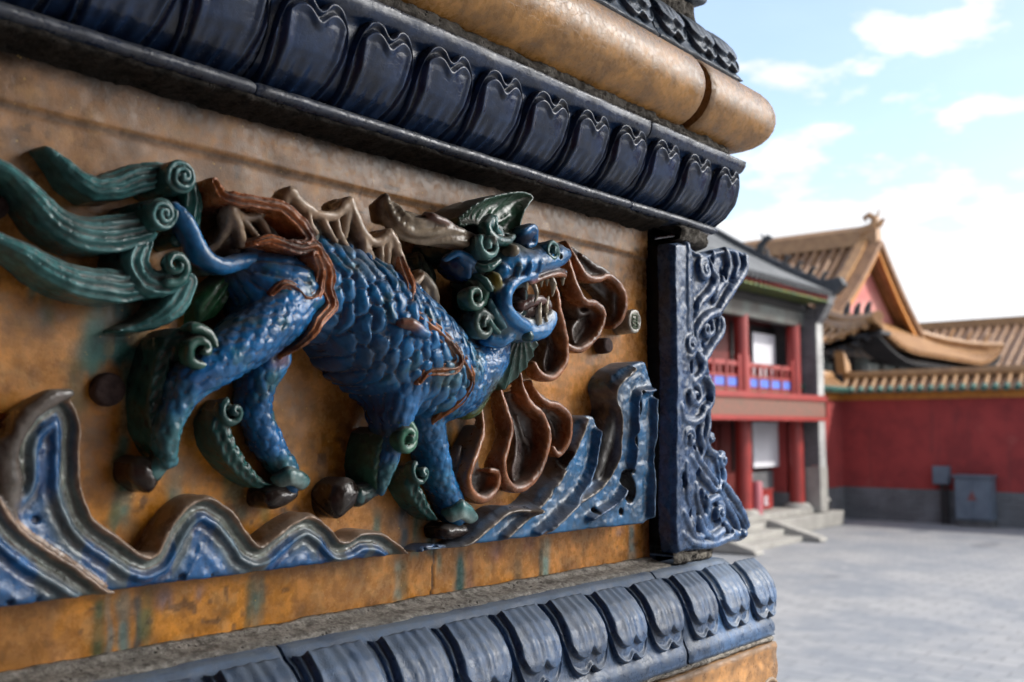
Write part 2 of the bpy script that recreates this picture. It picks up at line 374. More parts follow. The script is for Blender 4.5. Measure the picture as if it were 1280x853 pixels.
def spiral(cx, cy, R, turns, r0, r1, h0, h1, start=0.0, cw=1, n=40, inner=.08, sq=1.0):
    """raw tube points of a spiral curl about pixel centre; R px, r px, h mm; start in degrees (world)"""
    x, z, t = P2(cx, cy, h0/1000); k = t/FPX; out = []
    for i in range(n):
        f = i/(n-1); a = rad(start)+cw*2*math.pi*turns*f; q = R*((1-f)**1.0*(1-inner)+inner)*k
        out.append((x+q*math.cos(a)*sq, z+q*math.sin(a), (h0+(h1-h0)*f)/1000, (r0+(r1-r0)*f)*k))
    return np.array(out)
def surf_nets(f, lo, v):
    f = f.copy()
    for ax in range(3):
        sl = [slice(None)]*3
        for e in (0, -1): sl[ax] = e; f[tuple(sl)] = np.maximum(f[tuple(sl)], v*.2)
    s = f < 0; nx, ny, nz = f.shape
    c = np.zeros((nx-1, ny-1, nz-1), np.int8)
    for i in (0, 1):
        for j in (0, 1):
            for k in (0, 1): c += s[i:nx-1+i, j:ny-1+j, k:nz-1+k]
    I, J, K = np.nonzero((c > 0) & (c < 8)); n = len(I)
    idx = np.full(c.shape, -1, np.int32); idx[I, J, K] = np.arange(n)
    cor = {(i, j, k): f[I+i, J+j, K+k] for i in (0,1) for j in (0,1) for k in (0,1)}
    acc = np.zeros((n, 3)); cnt = np.zeros(n)
    for a in cor:
        for ax in range(3):
            if a[ax] == 0:
                b = list(a); b[ax] = 1; fa = cor[a]; fb = cor[tuple(b)]; m = (fa < 0) != (fb < 0)
                t = np.where(m, fa/np.where(m, fa-fb, 1), 0)
                for q in range(3): acc[:, q] += np.where(m, (a[q]+t) if q == ax else a[q], 0)
                cnt += m
    V = (np.stack([I, J, K], 1)+acc/cnt[:, None])*v+np.asarray(lo)
    Q = []
    for ax in range(3):
        a = [slice(0, d) for d in f.shape]; b = [slice(0, d) for d in f.shape]
        a[ax] = slice(0, f.shape[ax]-1); b[ax] = slice(1, f.shape[ax])
        sa, sb = s[tuple(a)], s[tuple(b)]; E = np.stack(np.nonzero(sa != sb), 1)
        u, w_ = [(1, 2), (2, 0), (0, 1)][ax]
        E = E[(E[:, u] > 0) & (E[:, w_] > 0) & (E[:, u] < f.shape[u]-1) & (E[:, w_] < f.shape[w_]-1)]
        def ce(du, dw):
            q = E.copy(); q[:, u] += du; q[:, w_] += dw; return idx[q[:, 0], q[:, 1], q[:, 2]]
        quad = np.stack([ce(-1, -1), ce(0, -1), ce(0, 0), ce(-1, 0)], 1)
        ins = s[E[:, 0], E[:, 1], E[:, 2]]
        quad[~ins] = quad[~ins][:, ::-1]; Q.append(quad)
    return V, np.vstack(Q)
def carve(name, prims, vox, mat, parent=None, jit=.10, blur=.0012, smooth=1, label=None, cat=None, group=None, hmin=-.003, post=None):
    lo = np.min([p.lo for p in prims if not p.cut], 0)-vox*3; hi = np.max([p.hi for p in prims if not p.cut], 0)+vox*3
    lo[2] = max(lo[2], hmin)
    n = np.ceil((hi-lo)/vox).astype(int)+1; f = np.full(n, .02, np.float32)
    ax = [lo[i]+vox*np.arange(n[i]) for i in range(3)]
    for p in prims:
        pl = p.lo-p.k; ph = p.hi+p.k
        i0 = np.clip(np.floor((pl-lo)/vox).astype(int), 0, n-1); i1 = np.clip(np.ceil((ph-lo)/vox).astype(int)+1, 1, n)
        if (i1-i0).min() <= 0: continue
        sl = tuple(slice(a, b) for a, b in zip(i0, i1))
        X = ax[0][sl[0]][:, None, None]; Z = ax[1][sl[1]][None, :, None]; H = ax[2][sl[2]][None, None, :]
        if isinstance(p, Tube):
            sub = np.full(np.broadcast(X, Z, H).shape, .02)
            # evaluate chunk by chunk near the segments
            q = p.p; cs = 3
            if p.det is None:
                for a in range(0, len(q)-1, cs):
                    pc = q[a:a+cs+1]; m = pc[:, 3].max()+.004+p.k; l2 = pc[:, :3].min(0)-m; h2 = pc[:, :3].max(0)+m; l2[2] = -1
                    g0 = np.clip(np.floor((l2-lo)/vox).astype(int), i0, i1-1)-i0; g1 = np.clip(np.ceil((h2-lo)/vox).astype(int)+1, i0+1, i1)-i0
                    ss = tuple(slice(u, w_) for u, w_ in zip(g0, g1)); t = object.__new__(Tube); t.p = pc; t.down = p.down; t.det = None
                    if min(u.stop-u.start for u in ss) <= 0: continue
                    d = t.dist(X[ss[0]], Z[:, ss[1]], H[:, :, ss[2]]); sub[ss] = np.minimum(sub[ss], d)
                d = sub
            else: d = p.dist(X, Z, H)
        else: d = p.dist(X, Z, H)
        f[sl] = smax(f[sl], -d, p.k) if p.cut else smin(f[sl], d, p.k)
    V, Fq = surf_nets(f, lo, vox)
    if smooth:
        for _ in range(smooth):
            acc = np.zeros_like(V); cnt = np.zeros(len(V))
            for a, b in ((0,1),(1,2),(2,3),(3,0)):
                np.add.at(acc, Fq[:, a], V[Fq[:, b]]); np.add.at(cnt, Fq[:, a], 1)
                np.add.at(acc, Fq[:, b], V[Fq[:, a]]); np.add.at(cnt, Fq[:, b], 1)
            V = V*.5+.5*acc/cnt[:, None]
    V0 = V; X, Z, H = V[:, 0], V[:, 1], V[:, 2]; W = np.zeros(len(V)); C = np.zeros((len(V), 3)); D = []
    sel = []
    for p in prims:
        m = np.all((V > p.lo-.004) & (V < p.hi+.004), 1); d = np.full(len(V), .02)
        if m.any(): d[m] = p.dist(X[m], Z[m], H[m], None) if isinstance(p, (Tube, Ball)) else p.dist(X[m], Z[m], H[m])
        D.append(np.where(np.abs(d) < .0009, -.03, .02) if p.cut else d-p.cs)
    Dm = np.min(D, 0)
    for p, d in zip(prims, D):
        wgt = np.exp(-(d-Dm)/blur); m = wgt > 1e-3
        if not m.any(): continue
        col = np.zeros((len(V), 3)); col[m] = p.colf(X[m], Z[m], H[m]) if p.colf is not None else p.col
        C += col*(wgt*m)[:, None]; W += wgt*m
    C /= W[:, None]
    j = 1+jit*2*(fbm(X*1.0+H*.7, Z, 60, 3)-.5)*2; C = C*j[:, None]
    if post is not None: C = post(C, X, Z, H)
    hand = .0013*(fbm(X+H*.6, Z, 130, 71, 3)-.5)+.0016*(fbm(X, Z+H*.6, 45, 72, 2)-.5); hx = .0011*(fbm(X*1.1, Z+H, 95, 73, 3)-.5)*2
    me = mesh_np(name, np.stack([X+hx, YP-H-hand, Z+.7*hand], 1), Fq, np.clip(C, 0, 1))
    o = link(name, me, mat, parent)
    if label: tag(o, label, cat, group)
    return o
# surface details for tubes
def scales(a, b, amp):
    def f(S, V, X, Z, L):
        out = 0
        r0 = np.floor(S/a)
        for dr in (0, 1):
            r = r0+dr; off = .5*(np.mod(r, 2)); c = (np.round(V/b-off)+off)*b
            q = ((S-r*a)/(a*.78))**2+((V-c)/(b*.56))**2
            out = np.maximum(out, np.sqrt(np.clip(1-q, 0, 1)))
        return np.minimum(out*1.15, 1.0)*amp*(.7+.6*fbm(X, Z, 120, 5, 2))
    return f
def folds(wl, amp, ang, ln=.015):
    c, n = math.cos(rad(ang)), math.sin(rad(ang))
    def f(S, V, X, Z, L):
        u = X*c+Z*n+(fbm(X, Z, 60, 9, 3)-.5)*.012; v_ = -X*n+Z*c+(fbm(X, Z, 50, 29, 3)-.5)*.014
        col_ = np.floor(u/wl); fu = u/wl-col_-.5; off = np.mod(col_*.618, 1.0); fv = v_/ln+off; fv = fv-np.floor(fv)-.5
        q = (np.abs(fu)/.5)**2.4+(np.abs(fv)/.5)**5
        return amp*np.sqrt(np.clip(1-q, 0, 1))*(.6+.8*fbm(X, Z, 90, 50, 2))
    return f
# ------------------------------------------------------------------ glaze colours (bare albedo)
BLUE = (.016, .140, .37); BLUE2 = (.022, .175, .43); NAVY = (.012, .030, .085); TEAL = (.060, .195, .200); TEALD = (.028, .115, .105)
GREEN = (.03, .13, .05); OLIVE = (.13, .15, .045); CREAM = (.42, .35, .27); BROWN = (.085, .030, .018); AMBER = (.30, .095, .018)
RUST = (.17, .060, .035); HOOF = (.035, .022, .018); PALE = (.28, .36, .34); SKY = (.08, .30, .42); GREY = (.17, .155, .14)
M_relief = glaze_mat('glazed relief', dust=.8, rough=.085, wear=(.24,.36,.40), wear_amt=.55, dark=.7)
M_wave = glaze_mat('glazed wave', dust=.6, rough=.14)
M_flame = glaze_mat('glazed flame ribbon', dust=.85, rough=.2, wear=(.42, .16, .07), wear_amt=.6)
M_tooth = glaze_mat('tooth glaze', (.42, .36, .26), dust=.4, wear_amt=.2)

pan = empty('ochre_tile', (.4, YP, 2.27), 'large ochre glazed tile with green runs and a scored line, behind the blue beast', 'glazed tile')
beast = empty('beast_relief', (0.45, YP, 2.35), 'blue scaled horned beast striding with open jaws and green curled tail on the ochre tile', 'beast')
sc_big = scales(.0085, .0092, .0034); sc_mid = scales(.0068, .0072, .0026); sc_sm = scales(.0058, .0060, .0020)
def body_post(C, X, Z, H):
    # glaze ran thin and pale over the belly, olive patches at the neck
    n = fbm(X, Z, 55, 21, 4); C = C*(1-.30*sstep(.55, .7, n)[:, None])+np.array(SKY)*(.30*sstep(.55, .7, n))[:, None]
    n2 = fbm(X, Z, 90, 33, 3); m = sstep(.60, .70, n2)[:, None]*.5
    C = C*(1-m)+np.array((.03, .11, .09))*m
    for px, py, h, rr, col, a_ in ((205,560,.03,.020,TEAL,.85),(478,598,.03,.013,TEAL,.8),(353,588,.018,.012,TEAL,.5),(345,520,.02,.006,GREEN,.7),(330,480,.02,.006,GREEN,.5),(600,490,.025,.016,OLIVE,.6),(560,470,.06,.012,(.09,.13,.06),.5),(352,445,.035,.008,AMBER,.5),
                                   (455,330,.05,.012,PALE,.35),(300,330,.03,.010,(.25,.23,.20),.5),(470,520,.03,.014,(.015,.03,.06),.5),(420,470,.03,.030,(.012,.03,.08),.55),(232,470,.035,.010,(.02,.06,.2),.4)):
        x, z, _ = P2(px, py, h); q = np.sqrt((X-x)**2+(Z-z)**2)+.008*(fbm(X, Z, 110, 91, 3)-.5)
        g = (a_*sstep(rr*1.35, rr*.45, q))[:, None]; C = C*(1-g)+np.array(col)*g
    return C
body = [
  # rump and torso
  Tube([(318,352,18,36),(345,366,22,48),(372,372,18,46)], down=.6, col=BLUE, k=.010, det=sc_big),
  Tube([(392,345,14,50),(430,380,18,66),(470,415,22,74),(520,452,24,66),(552,470,22,50)], down=.6, col=BLUE2, k=.008, det=folds(.0088, .0030, 12, .017)),
  Tube([(545,478,24,42),(578,468,24,38),(600,440,24,34),(608,410,26,30)], down=.6, col=BLUE, k=.010, det=sc_mid),
  Tube([(582,500,20,22),(606,466,24,16),(618,440,24,14)], down=.6, col=OLIVE, k=.006, det=sc_sm),
  # near hind leg
  Tube([(352,392,34,32.4),(312,425,38,29.1),(275,452,38,24.3),(243,474,36,21),(226,500,33,15.3),(212,530,31,11.8),(209,556,29,9.8),(212,577,26,4.2)], col=BLUE, k=.006, det=sc_mid),
  # far hind leg
  Tube([(338,448,22,21),(324,482,20,16),(322,515,19,13.2),(336,552,18,12.6),(356,584,18,11.1),(364,603,18,10.5)], col=BLUE, k=.004, det=sc_mid),
  # near front leg with the shoulder bulge
  Tube([(500,490,38,27.5),(495,517,37,21),(492,545,35,13.9),(484,575,33,10.5),(478,600,30,6.2),(476,614,27,2.8)], col=BLUE, k=.006, det=sc_sm),
  # far front leg
  Tube([(532,525,22,21.9),(540,552,21,16.7),(550,590,20,13.9),(563,622,19,13.2),(572,642,18,11.8)], col=BLUE2, k=.004, det=sc_sm),
  # bent shanks that carry the lifted hooves
  Tube([(212,562,20,11),(200,578,18,12),(190,590,18,14)], col=HOOF, k=.003, det=None),
  Tube([(478,600,20,10),(462,612,18,12),(446,620,18,14)], col=HOOF, k=.003, det=None),
]
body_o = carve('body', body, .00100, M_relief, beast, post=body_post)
from mathutils.bvhtree import BVHTree
_me = body_o.data; _bvh = BVHTree.FromPolygons([v.co for v in _me.vertices], [p.vertices for p in _me.polygons])
EYEP = Vector((0, 0, EYE))
def on_body(pts, off=.002):
    """pixel path laid on the body surface; falls back to the given height"""
    out = []
    for px, py, h, r in pts:
        d = ray(px, py); hit = _bvh.ray_cast(EYEP, d.normalized())[0]
        if hit is not None and YP-hit.y > h/1000-.016: hh = YP-hit.y+off
        else: hh = h/1000
        x, z, t = P2(px, py, hh); out.append((x, z, hh, r*t/FPX))
    out = np.array(out)
    for _ in range(2): out[1:-1, 2] = .25*out[:-2, 2]+.5*out[1:-1, 2]+.25*out[2:, 2]
    return out
def hoof(o, h):
    return carve('hoof', [Poly(o, lambda X, Z, d: h/1000-.0035*(1-sstep(0, -.009, d))+.0008*(fbm(X, Z, 200, 9, 2)-.5), h=h, edge=.004, col=HOOF)], .0011, M_relief, beast)
hoof([(168,580),(182,570),(200,574),(208,590),(203,608),(194,618),(181,612),(169,600)], 24)
hoof([(339,614),(350,607),(374,608),(381,618),(370,630),(347,638),(338,629)], 25)
hoof([(424,606),(438,597),(453,606),(458,621),(447,636),(430,649),(421,638),(419,620)], 25)
hoof([(558,660),(570,654),(587,656),(593,665),(586,672),(562,675)], 24)
# teal cuffs above the far hooves
carve('fetlock_tuft', [Tube([(350,598,24,8),(362,592,27,10),(378,602,24,9)], col=TEAL), Tube([(352,605,25,5),(364,600,29,6),(377,608,25,5)], col=PALE)], .0011, M_relief, beast)
carve('fetlock_tuft', [Tube([(565,640,24,8),(575,633,27,10),(590,645,24,9)], col=TEAL), Tube([(566,648,25,5),(577,642,29,6),(588,650,25,5)], col=PALE)], .0011, M_relief, beast)

def grooved(n, amp, round_=.0035, tip=True):
    return lambda a, t, s: amp*np.cos(math.pi*n*a)-round_*np.abs(a)**3
def feather(amp, L=.0075):
    return lambda a, t, s: amp*np.abs(np.sin(math.pi*(s/L+1.25*a)))**.7-.004*np.abs(a)**2.5+.0012*np.cos(math.pi*2*a)
def curl_fin(name, ribs, spirals, col=TEAL, colS=None, base=None):
    pr = []
    for r in ribs: pr.append(Ribbon(r, feather(.0017), col=col, k=.002))
    for sargs in spirals:
        c, b = sargs[:-1], sargs[-1]
        if b: pr.append(Cyl(c[0], c[1], b[1], b[0]*.95, col=tuple(x*.8 for x in col), k=.001))
        pr.append(Tube(spiral(*c), raw=True, down=.25, step=.002, col=colS or col, k=.0012))
    return carve(name, pr, .0011, M_relief, beast)
# fur fins that curl up behind each leg
curl_fin('leg_fur', [[(262,432,30,6),(240,418,31,10),(218,428,29,12),(206,458,27,13),(200,495,26,14),(201,530,26,13),(208,560,26,8),(213,574,24,3)]],
         [(246,438,29,1.5,7.5,5,42,50,100,-1,40,.1,1.0,(21,40))], col=TEALD, colS=(.03,.12,.09))
curl_fin('leg_fur', [[(282,508,18,8),(277,530,22,12),(287,560,22,13),(305,585,20,11),(327,604,18,7),(340,606,16,3)]],
         [(289,517,17,1.4,5,3,24,30,120,1,36,.1,1.0,(13,20))], col=TEALD)
curl_fin('leg_fur', [[(506,540,36,6),(488,548,36,10),(479,572,34,10),(475,595,31,9),(475,612,28,4)]],
         [(503,547,21,1.6,6.5,4.5,44,53,110,-1,40,.1,1.0,(15,42))], col=(.05,.17,.11))
curl_fin('leg_fur', [[(518,592,20,8),(517,605,22,10),(528,625,21,10),(540,643,18,6),(546,650,15,2)]],
         [(524,592,14,1.3,4.5,3,23,30,120,1,32,.1,1.0,(10,20))], col=TEALD)

# ---- tail
M_crest = glaze_mat('crest glaze', dust=.45, rough=.12, wear=(.62,.52,.42), wear_amt=.5, dark=.85)
tail = carve('tail', [Tube([(322,324,26,11),(300,327,30,11),(280,333,33,11),(262,328,34,11),(249,313,34,11),(241,294,34,11),(232,276,34,11),(218,262,33,9)], col=BLUE2, step=.003, down=.35),
                      Tube([(292,262,14,5),(300,290,20,8),(318,312,24,12),(342,322,24,16)], col=GREY, step=.003)], .0011, M_relief, beast)
def strand(pts, n=4, amp=.0013, col=TEAL):
    pr = [Ribbon(pts, lambda a, t, s: amp*np.cos(math.pi*n*a+.6*np.sin(6*t))*(1-.6*t)-.0045*np.abs(a)**2.5+.0015*np.sin(5*t), col=col, step=.006,
                 colf=lambda X, Z, H, c=np.array(col): c*(.75+.5*fbm(X, Z, 45, 2, 3))[:, None]+np.array((.03,.05,.05))*sstep(.5,.7,fbm(X, Z, 30, 8, 3))[:, None])]
    o = carve('tail_strand', pr, .0011, M_relief, tail); return o
strand([(205,216,30,16),(175,222,28,19),(150,232,26,18),(125,235,25,15),(103,222,24,12),(86,202,22,10),(62,182,20,4)])
strand([(185,284,34,20),(160,289,34,23),(131,292,34,23),(98,286,33,20),(70,268,32,17),(49,243,30,14),(26,218,28,12),(-5,198,26,10),(-50,184,24,4)])
strand([(185,352,30,20),(160,357,30,22),(131,355,30,21),(98,349,30,19),(66,334,29,16),(39,315,28,13),(0,296,26,10),(-35,284,24,8),(-70,278,22,3)])
strand([(238,352,30,16),(230,372,28,17),(212,392,26,14),(182,407,22,8),(150,413,18,3)], n=3)
strand([(290,345,16,8),(276,368,18,17),(262,388,17,17),(250,404,15,4)], n=3, col=GREEN)
def roll(cx, cy, R, h, rot, cw=-1, side=None):
    """a rolled lock: short cylinder with a spiral groove on its face"""
    cyl = Cyl(cx, cy, h, R*.98, taper=.95, col=TEALD, k=.001)
    return carve('tail_curl', [cyl, Tube(spiral(cx, cy, R*.86, 2.2, R*.16, R*.12, h, h+4, rot, cw, 56, .08), raw=True, down=.5, step=.0015, col=TEAL, k=.0006)], .0009, M_relief, tail)
roll(227, 221, 23, 40, 200, -1)
roll(203, 268, 22, 44, 20, -1)
carve('tail_curl', [Ribbon([(183,302,30,14),(176,325,33,18),(186,348,35,19),(208,355,36,17),(228,347,36,14)], grooved(3, .0014), col=TEAL),
                    Tube(spiral(216, 334, 22, 1.35, 7, 4, 38, 44, 250, 1, 40, .12), raw=True, down=.3, step=.002, col=TEALD, k=.001)], .001, M_relief, tail)
carve('tail_curl', [Ribbon([(243,232,26,10),(246,255,26,14),(240,282,26,12),(226,300,24,10)], grooved(2, .001), col=TEALD)], .0011, M_relief, tail)

# ---- crest (pale frill) along the back
def frill(pts, hgt, col=CREAM, w=1.0):
    t = Tube([(a, b, h, r*.80) for a, b, h, r in pts], down=.20, step=.003, col=col, k=.0009); hm = float(np.mean(t.p[:, 2]))
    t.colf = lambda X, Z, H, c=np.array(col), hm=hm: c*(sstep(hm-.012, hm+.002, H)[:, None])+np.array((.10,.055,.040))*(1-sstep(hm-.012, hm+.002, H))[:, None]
    return t
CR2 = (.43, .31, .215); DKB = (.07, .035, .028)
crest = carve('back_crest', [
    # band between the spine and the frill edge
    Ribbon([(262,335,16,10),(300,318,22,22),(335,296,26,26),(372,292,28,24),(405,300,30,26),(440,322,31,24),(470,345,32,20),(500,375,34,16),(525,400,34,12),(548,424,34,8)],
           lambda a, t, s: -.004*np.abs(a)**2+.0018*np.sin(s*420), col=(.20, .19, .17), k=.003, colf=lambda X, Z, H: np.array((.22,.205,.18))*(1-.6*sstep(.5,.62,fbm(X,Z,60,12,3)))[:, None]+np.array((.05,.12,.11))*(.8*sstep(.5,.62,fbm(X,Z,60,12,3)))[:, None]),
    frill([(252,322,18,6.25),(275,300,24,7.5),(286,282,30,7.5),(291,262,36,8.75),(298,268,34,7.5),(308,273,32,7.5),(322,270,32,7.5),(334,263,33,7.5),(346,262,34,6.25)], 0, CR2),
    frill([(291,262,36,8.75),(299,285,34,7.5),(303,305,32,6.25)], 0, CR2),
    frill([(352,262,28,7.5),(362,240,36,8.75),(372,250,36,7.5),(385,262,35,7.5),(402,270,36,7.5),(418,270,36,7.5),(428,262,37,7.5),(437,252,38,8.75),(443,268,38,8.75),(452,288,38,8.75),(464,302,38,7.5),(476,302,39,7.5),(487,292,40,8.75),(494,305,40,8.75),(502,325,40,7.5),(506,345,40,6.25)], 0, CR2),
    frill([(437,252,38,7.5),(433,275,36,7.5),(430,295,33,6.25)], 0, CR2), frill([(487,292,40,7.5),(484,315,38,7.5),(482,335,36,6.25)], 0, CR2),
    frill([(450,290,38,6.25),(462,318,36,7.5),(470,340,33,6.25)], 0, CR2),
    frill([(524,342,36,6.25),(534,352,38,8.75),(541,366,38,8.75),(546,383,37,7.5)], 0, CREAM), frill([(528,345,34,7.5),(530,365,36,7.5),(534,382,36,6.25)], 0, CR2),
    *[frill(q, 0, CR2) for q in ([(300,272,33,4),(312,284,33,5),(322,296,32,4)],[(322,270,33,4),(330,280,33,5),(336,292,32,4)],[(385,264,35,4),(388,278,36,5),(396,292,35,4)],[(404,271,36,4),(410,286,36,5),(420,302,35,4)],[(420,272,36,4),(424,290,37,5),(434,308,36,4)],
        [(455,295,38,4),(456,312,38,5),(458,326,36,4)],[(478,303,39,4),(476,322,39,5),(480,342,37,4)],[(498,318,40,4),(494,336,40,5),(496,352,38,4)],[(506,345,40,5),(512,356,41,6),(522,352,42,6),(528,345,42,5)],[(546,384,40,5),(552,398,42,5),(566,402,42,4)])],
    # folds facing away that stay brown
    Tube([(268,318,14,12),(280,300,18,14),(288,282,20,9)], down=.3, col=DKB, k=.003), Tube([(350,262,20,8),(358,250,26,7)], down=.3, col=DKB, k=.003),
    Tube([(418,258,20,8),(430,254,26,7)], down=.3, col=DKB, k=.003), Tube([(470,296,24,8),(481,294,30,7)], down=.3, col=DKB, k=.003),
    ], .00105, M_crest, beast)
def belt(paths, lab):
    pr = []
    for q in paths:
        pr.append(Ribbon(on_body(q), lambda a, t, s: .0016*np.cos(math.pi*2*a)-.0022*np.abs(a)**3, raw=True, edge=.0008, step=.0035, k=.0010, base=.0,
                         colf=lambda X, Z, H: np.array(AMBER)*(.45+1.1*sstep(.35,.65,fbm(X,Z,70,4,3)))[:, None]+np.array((.10,.035,.03))*sstep(2.43,2.50,Z)[:, None]))
    o = carve('flame_belt', pr, .0009, M_flame, beast); return o
belt([[(271,226,34,5),(283,242,40,8),(299,248,44,9),(329,253,47,8),(358,261,49,8),(377,278,50,9),(391,296,52,8),(386,304,52,6),(368,303,51,4)],
      [(321,303,44,4),(341,299,48,7),(358,306,50,7),(377,311,52,7),(397,306,54,8),(407,318,55,9),(409,340,57,9),(412,362,58,9),(414,382,58,8),(408,400,57,7),(395,418,54,6),(372,438,50,4),(352,447,44,3)],
      [(397,318,56,6),(397,337,57,6),(402,354,58,7),(398,369,58,7),(385,371,57,7),(368,357,56,7),(355,357,55,6),(342,367,54,4)]], '')
belt([[(503,318,42,5),(507,335,48,7),(515,357,54,8),(521,385,62,8),(539,406,65,9),(563,427,63,9),(580,447,60,10),(588,470,58,10),(585,490,56,9),(572,506,54,7),(555,519,50,5),(544,528,46,3)],
      [(526,478,66,4),(540,463,67,7),(558,462,66,8),(574,458,63,8),(576,444,62,7),(564,428,62,5)]], '')
carve('shoulder_bud', [Tube(on_body([(504,404,60,7),(514,405,60,8),(524,410,60,6)], .003), raw=True, col=(.22,.10,.07), step=.003), Tube(on_body([(524,413,60,7),(532,417,60,7)], .003), raw=True, col=BLUE2, step=.003)], .001, M_relief, beast)

# ---- head
def T(*a, **k): k.setdefault('step', .003); return Tube(*a, **k)
DK = (.02, .055, .06)
head = carve('head', [
    Ball(622,372,34,42,48,22, rot=0, col=DK, k=.006, down=.5),
    Ball(634,336,46,34,34,20, col=DK, k=.006, down=.6),
    T([(590,352,40,16),(604,335,48,18),(625,325,54,16),(645,322,56,14)], col=(.04,.09,.10), k=.005),
    # muzzle: blue upper lip running out to the nose
    T([(626,345,58,14),(640,332,61,14),(655,331,62,14),(668,329,62,14),(684,325,61,13),(698,322,59,12),(706,318,57,9)], col=BLUE2, k=.004),
    T([(652,332,58,15),(672,322,56,15),(690,317,53,14)], col=DK, k=.005),
    # rim of the open mouth
    T([(668,344,66,5),(650,349,68,6),(637,358,68,8),(631,372,67,9),(633,388,66,9),(643,400,65,8),(658,408,63,8)], col=BLUE2, k=.002),
    # roof of the mouth, amber edge
    T([(662,350,62,6),(676,346,62,6),(690,342,60,6),(704,342,57,5)], col=(.05,.03,.03), k=.002),
    T([(664,352,66,3.5),(680,347,66,3.5),(694,343,64,4),(705,345,60,3.5)], col=AMBER, k=.001),
    # lower jaw
    T([(640,402,56,13),(658,414,56,13),(676,412,54,12),(688,402,52,9),(690,394,51,7)], col=BLUE2, k=.003),
    T([(643,396,58,5),(656,401,59,5),(670,402,58,5),(684,398,55,4),(690,390,53,4)], col=(.40,.42,.40), k=.001),
    T([(646,388,40,14),(662,386,38,14),(680,382,36,11)], col=(.06,.035,.03), k=.003),
    Ball(617,352,62,9,13,8, rot=15, col=(.24,.20,.03), k=.003), Ball(628,336,64,8,7,6, col=BLUE2, k=.003),
    T([(600,385,46,14),(612,402,50,15),(630,415,52,13),(645,420,52,9)], col=(.025,.09,.13), k=.005),
    T([(612,425,50,9),(626,428,54,8),(636,422,56,7)], col=BLUE2, k=.003),
    # wrinkles over the muzzle, brow ridges and cheek folds
    T([(660,324,66,3),(664,333,72,3.5),(661,342,71,3)], col=BLUE2, k=.0012), T([(672,321,66,3),(676,330,71,3.5),(674,339,70,3)], col=BLUE2, k=.0012), T([(648,327,66,3),(651,335,72,4),(648,344,70,3)], col=(.04,.13,.22), k=.0012),
    T([(590,330,56,4),(602,336,62,5),(614,334,66,5),(624,326,66,4)], col=TEALD, k=.0012), T([(594,345,56,4),(606,352,62,5),(614,362,64,4)], col=TEALD, k=.0012),
    T([(612,378,60,4),(619,392,62,5),(630,408,62,4)], col=(.05,.16,.20), k=.0012), T([(604,388,56,4),(612,402,60,4),(624,416,60,3)], col=TEALD, k=.0012),
    Ball(699,321,66,4,3,8, col=(.01,.01,.01), cut=True, k=.001), Ball(656,376,60,17,16,20, col=(.035,.02,.018), cut=True, k=.003),
    ], .001, M_relief, beast)
def hp(name, prims, vox=.0009, mat=None, label=None):
    o = carve(name, prims, vox, mat or M_relief, head)
    if label: o['label'] = label
    return o
hp('horn', [T([(481,250,30,5),(488,265,34,12),(500,279,38,16),(522,287,42,17),(545,290,46,17),(566,296,50,15),(590,306,52,11)], col=(.36,.29,.21), k=.003, down=.7, det=lambda S, V, X, Z, L: .0011*np.cos(V*700+4*np.sin(S*60))),
            T([(481,249,31,6),(474,258,28,8),(478,272,28,9)], col=DKB, k=.004), T([(532,268,50,3),(541,271,54,6),(556,279,55,5),(578,288,54,3)], col=(.16,.08,.06), k=.002)], .0011)
fx, fz, _ = P2(585, 300, .05)
hp('ear_fin', [Poly([(572,272),(590,257),(612,246),(636,241),(656,241),(665,246),(660,255),(652,266),(649,282),(644,296),(628,293),(608,288),(588,283),(572,283)],
     lambda X, Z, d: .052+.004*sstep(-.004, -.001, d)-.0020*np.abs(np.sin(13*np.arctan2(Z-fz, X-fx)))-.0035*sstep(-.002, -.008, d), h=52, base=.012, edge=.001, col=(.035,.085,.055))])
hp('brow_curl', [Cyl(623,294,60,15, col=DK), 
                 T([(612,274,62,6),(608,286,66,7),(616,298,68,7),(632,302,66,6),(642,296,63,4)], col=TEALD), T([(618,274,64,4),(619,286,67,4),(626,292,66,3)], col=TEAL)])
hp('eye', [Cyl(610,309,68,19, col=DK),
           T(spiral(610,307,16,1.15,4.5,4,70,74,150,1,40,.35), raw=True, step=.002, col=(.12,.30,.29), down=.5),
           Ball(613,301,72,7,6,6, col=(.09,.07,.05), k=.001)], label='large curled green eye with a dark pupil')
hp('forehead_knob', [T([(628,316,58,6),(638,312,66,8),(642,313,69,8)], col=(.28,.23,.16))])
hp('ear', [T([(641,312,44,8),(648,301,52,11),(656,293,58,12),(664,288,60,8)], col=NAVY, k=.003), T([(656,290,64,4),(665,284,64,4),(669,294,62,4),(668,304,60,4),(660,308,60,3)], col=BLUE2), ], label='far blue ear')
hp('ear', [T([(562,322,44,5),(566,330,44,11),(577,338,46,15),(588,344,46,12)], col=NAVY, k=.003), T([(558,324,50,4),(570,317,54,5),(583,321,56,6),(592,334,56,6),(594,345,54,4)], col=BLUE2), T([(576,326,54,3),(585,334,56,4),(586,346,55,3)], col=BLUE)], label='near blue leaf shaped ear')
hp('nose_curl', [Cyl(689,316,65,16, col=DK),
                 T(spiral(689,315,14,1.7,3.4,2.4,66,71,330,1,44,.12), raw=True, step=.0015, col=(.06,.20,.20), down=.5)])
hp('cheek_curl', [T(spiral(591,371,18,1.25,6.5,4,56,60,60,-1,40,.25), raw=True, step=.002, col=(.04,.13,.10), down=.25), T([(583,350,48,4),(596,351,56,5),(606,362,58,6),(605,378,57,5)], col=(.05,.17,.12))])
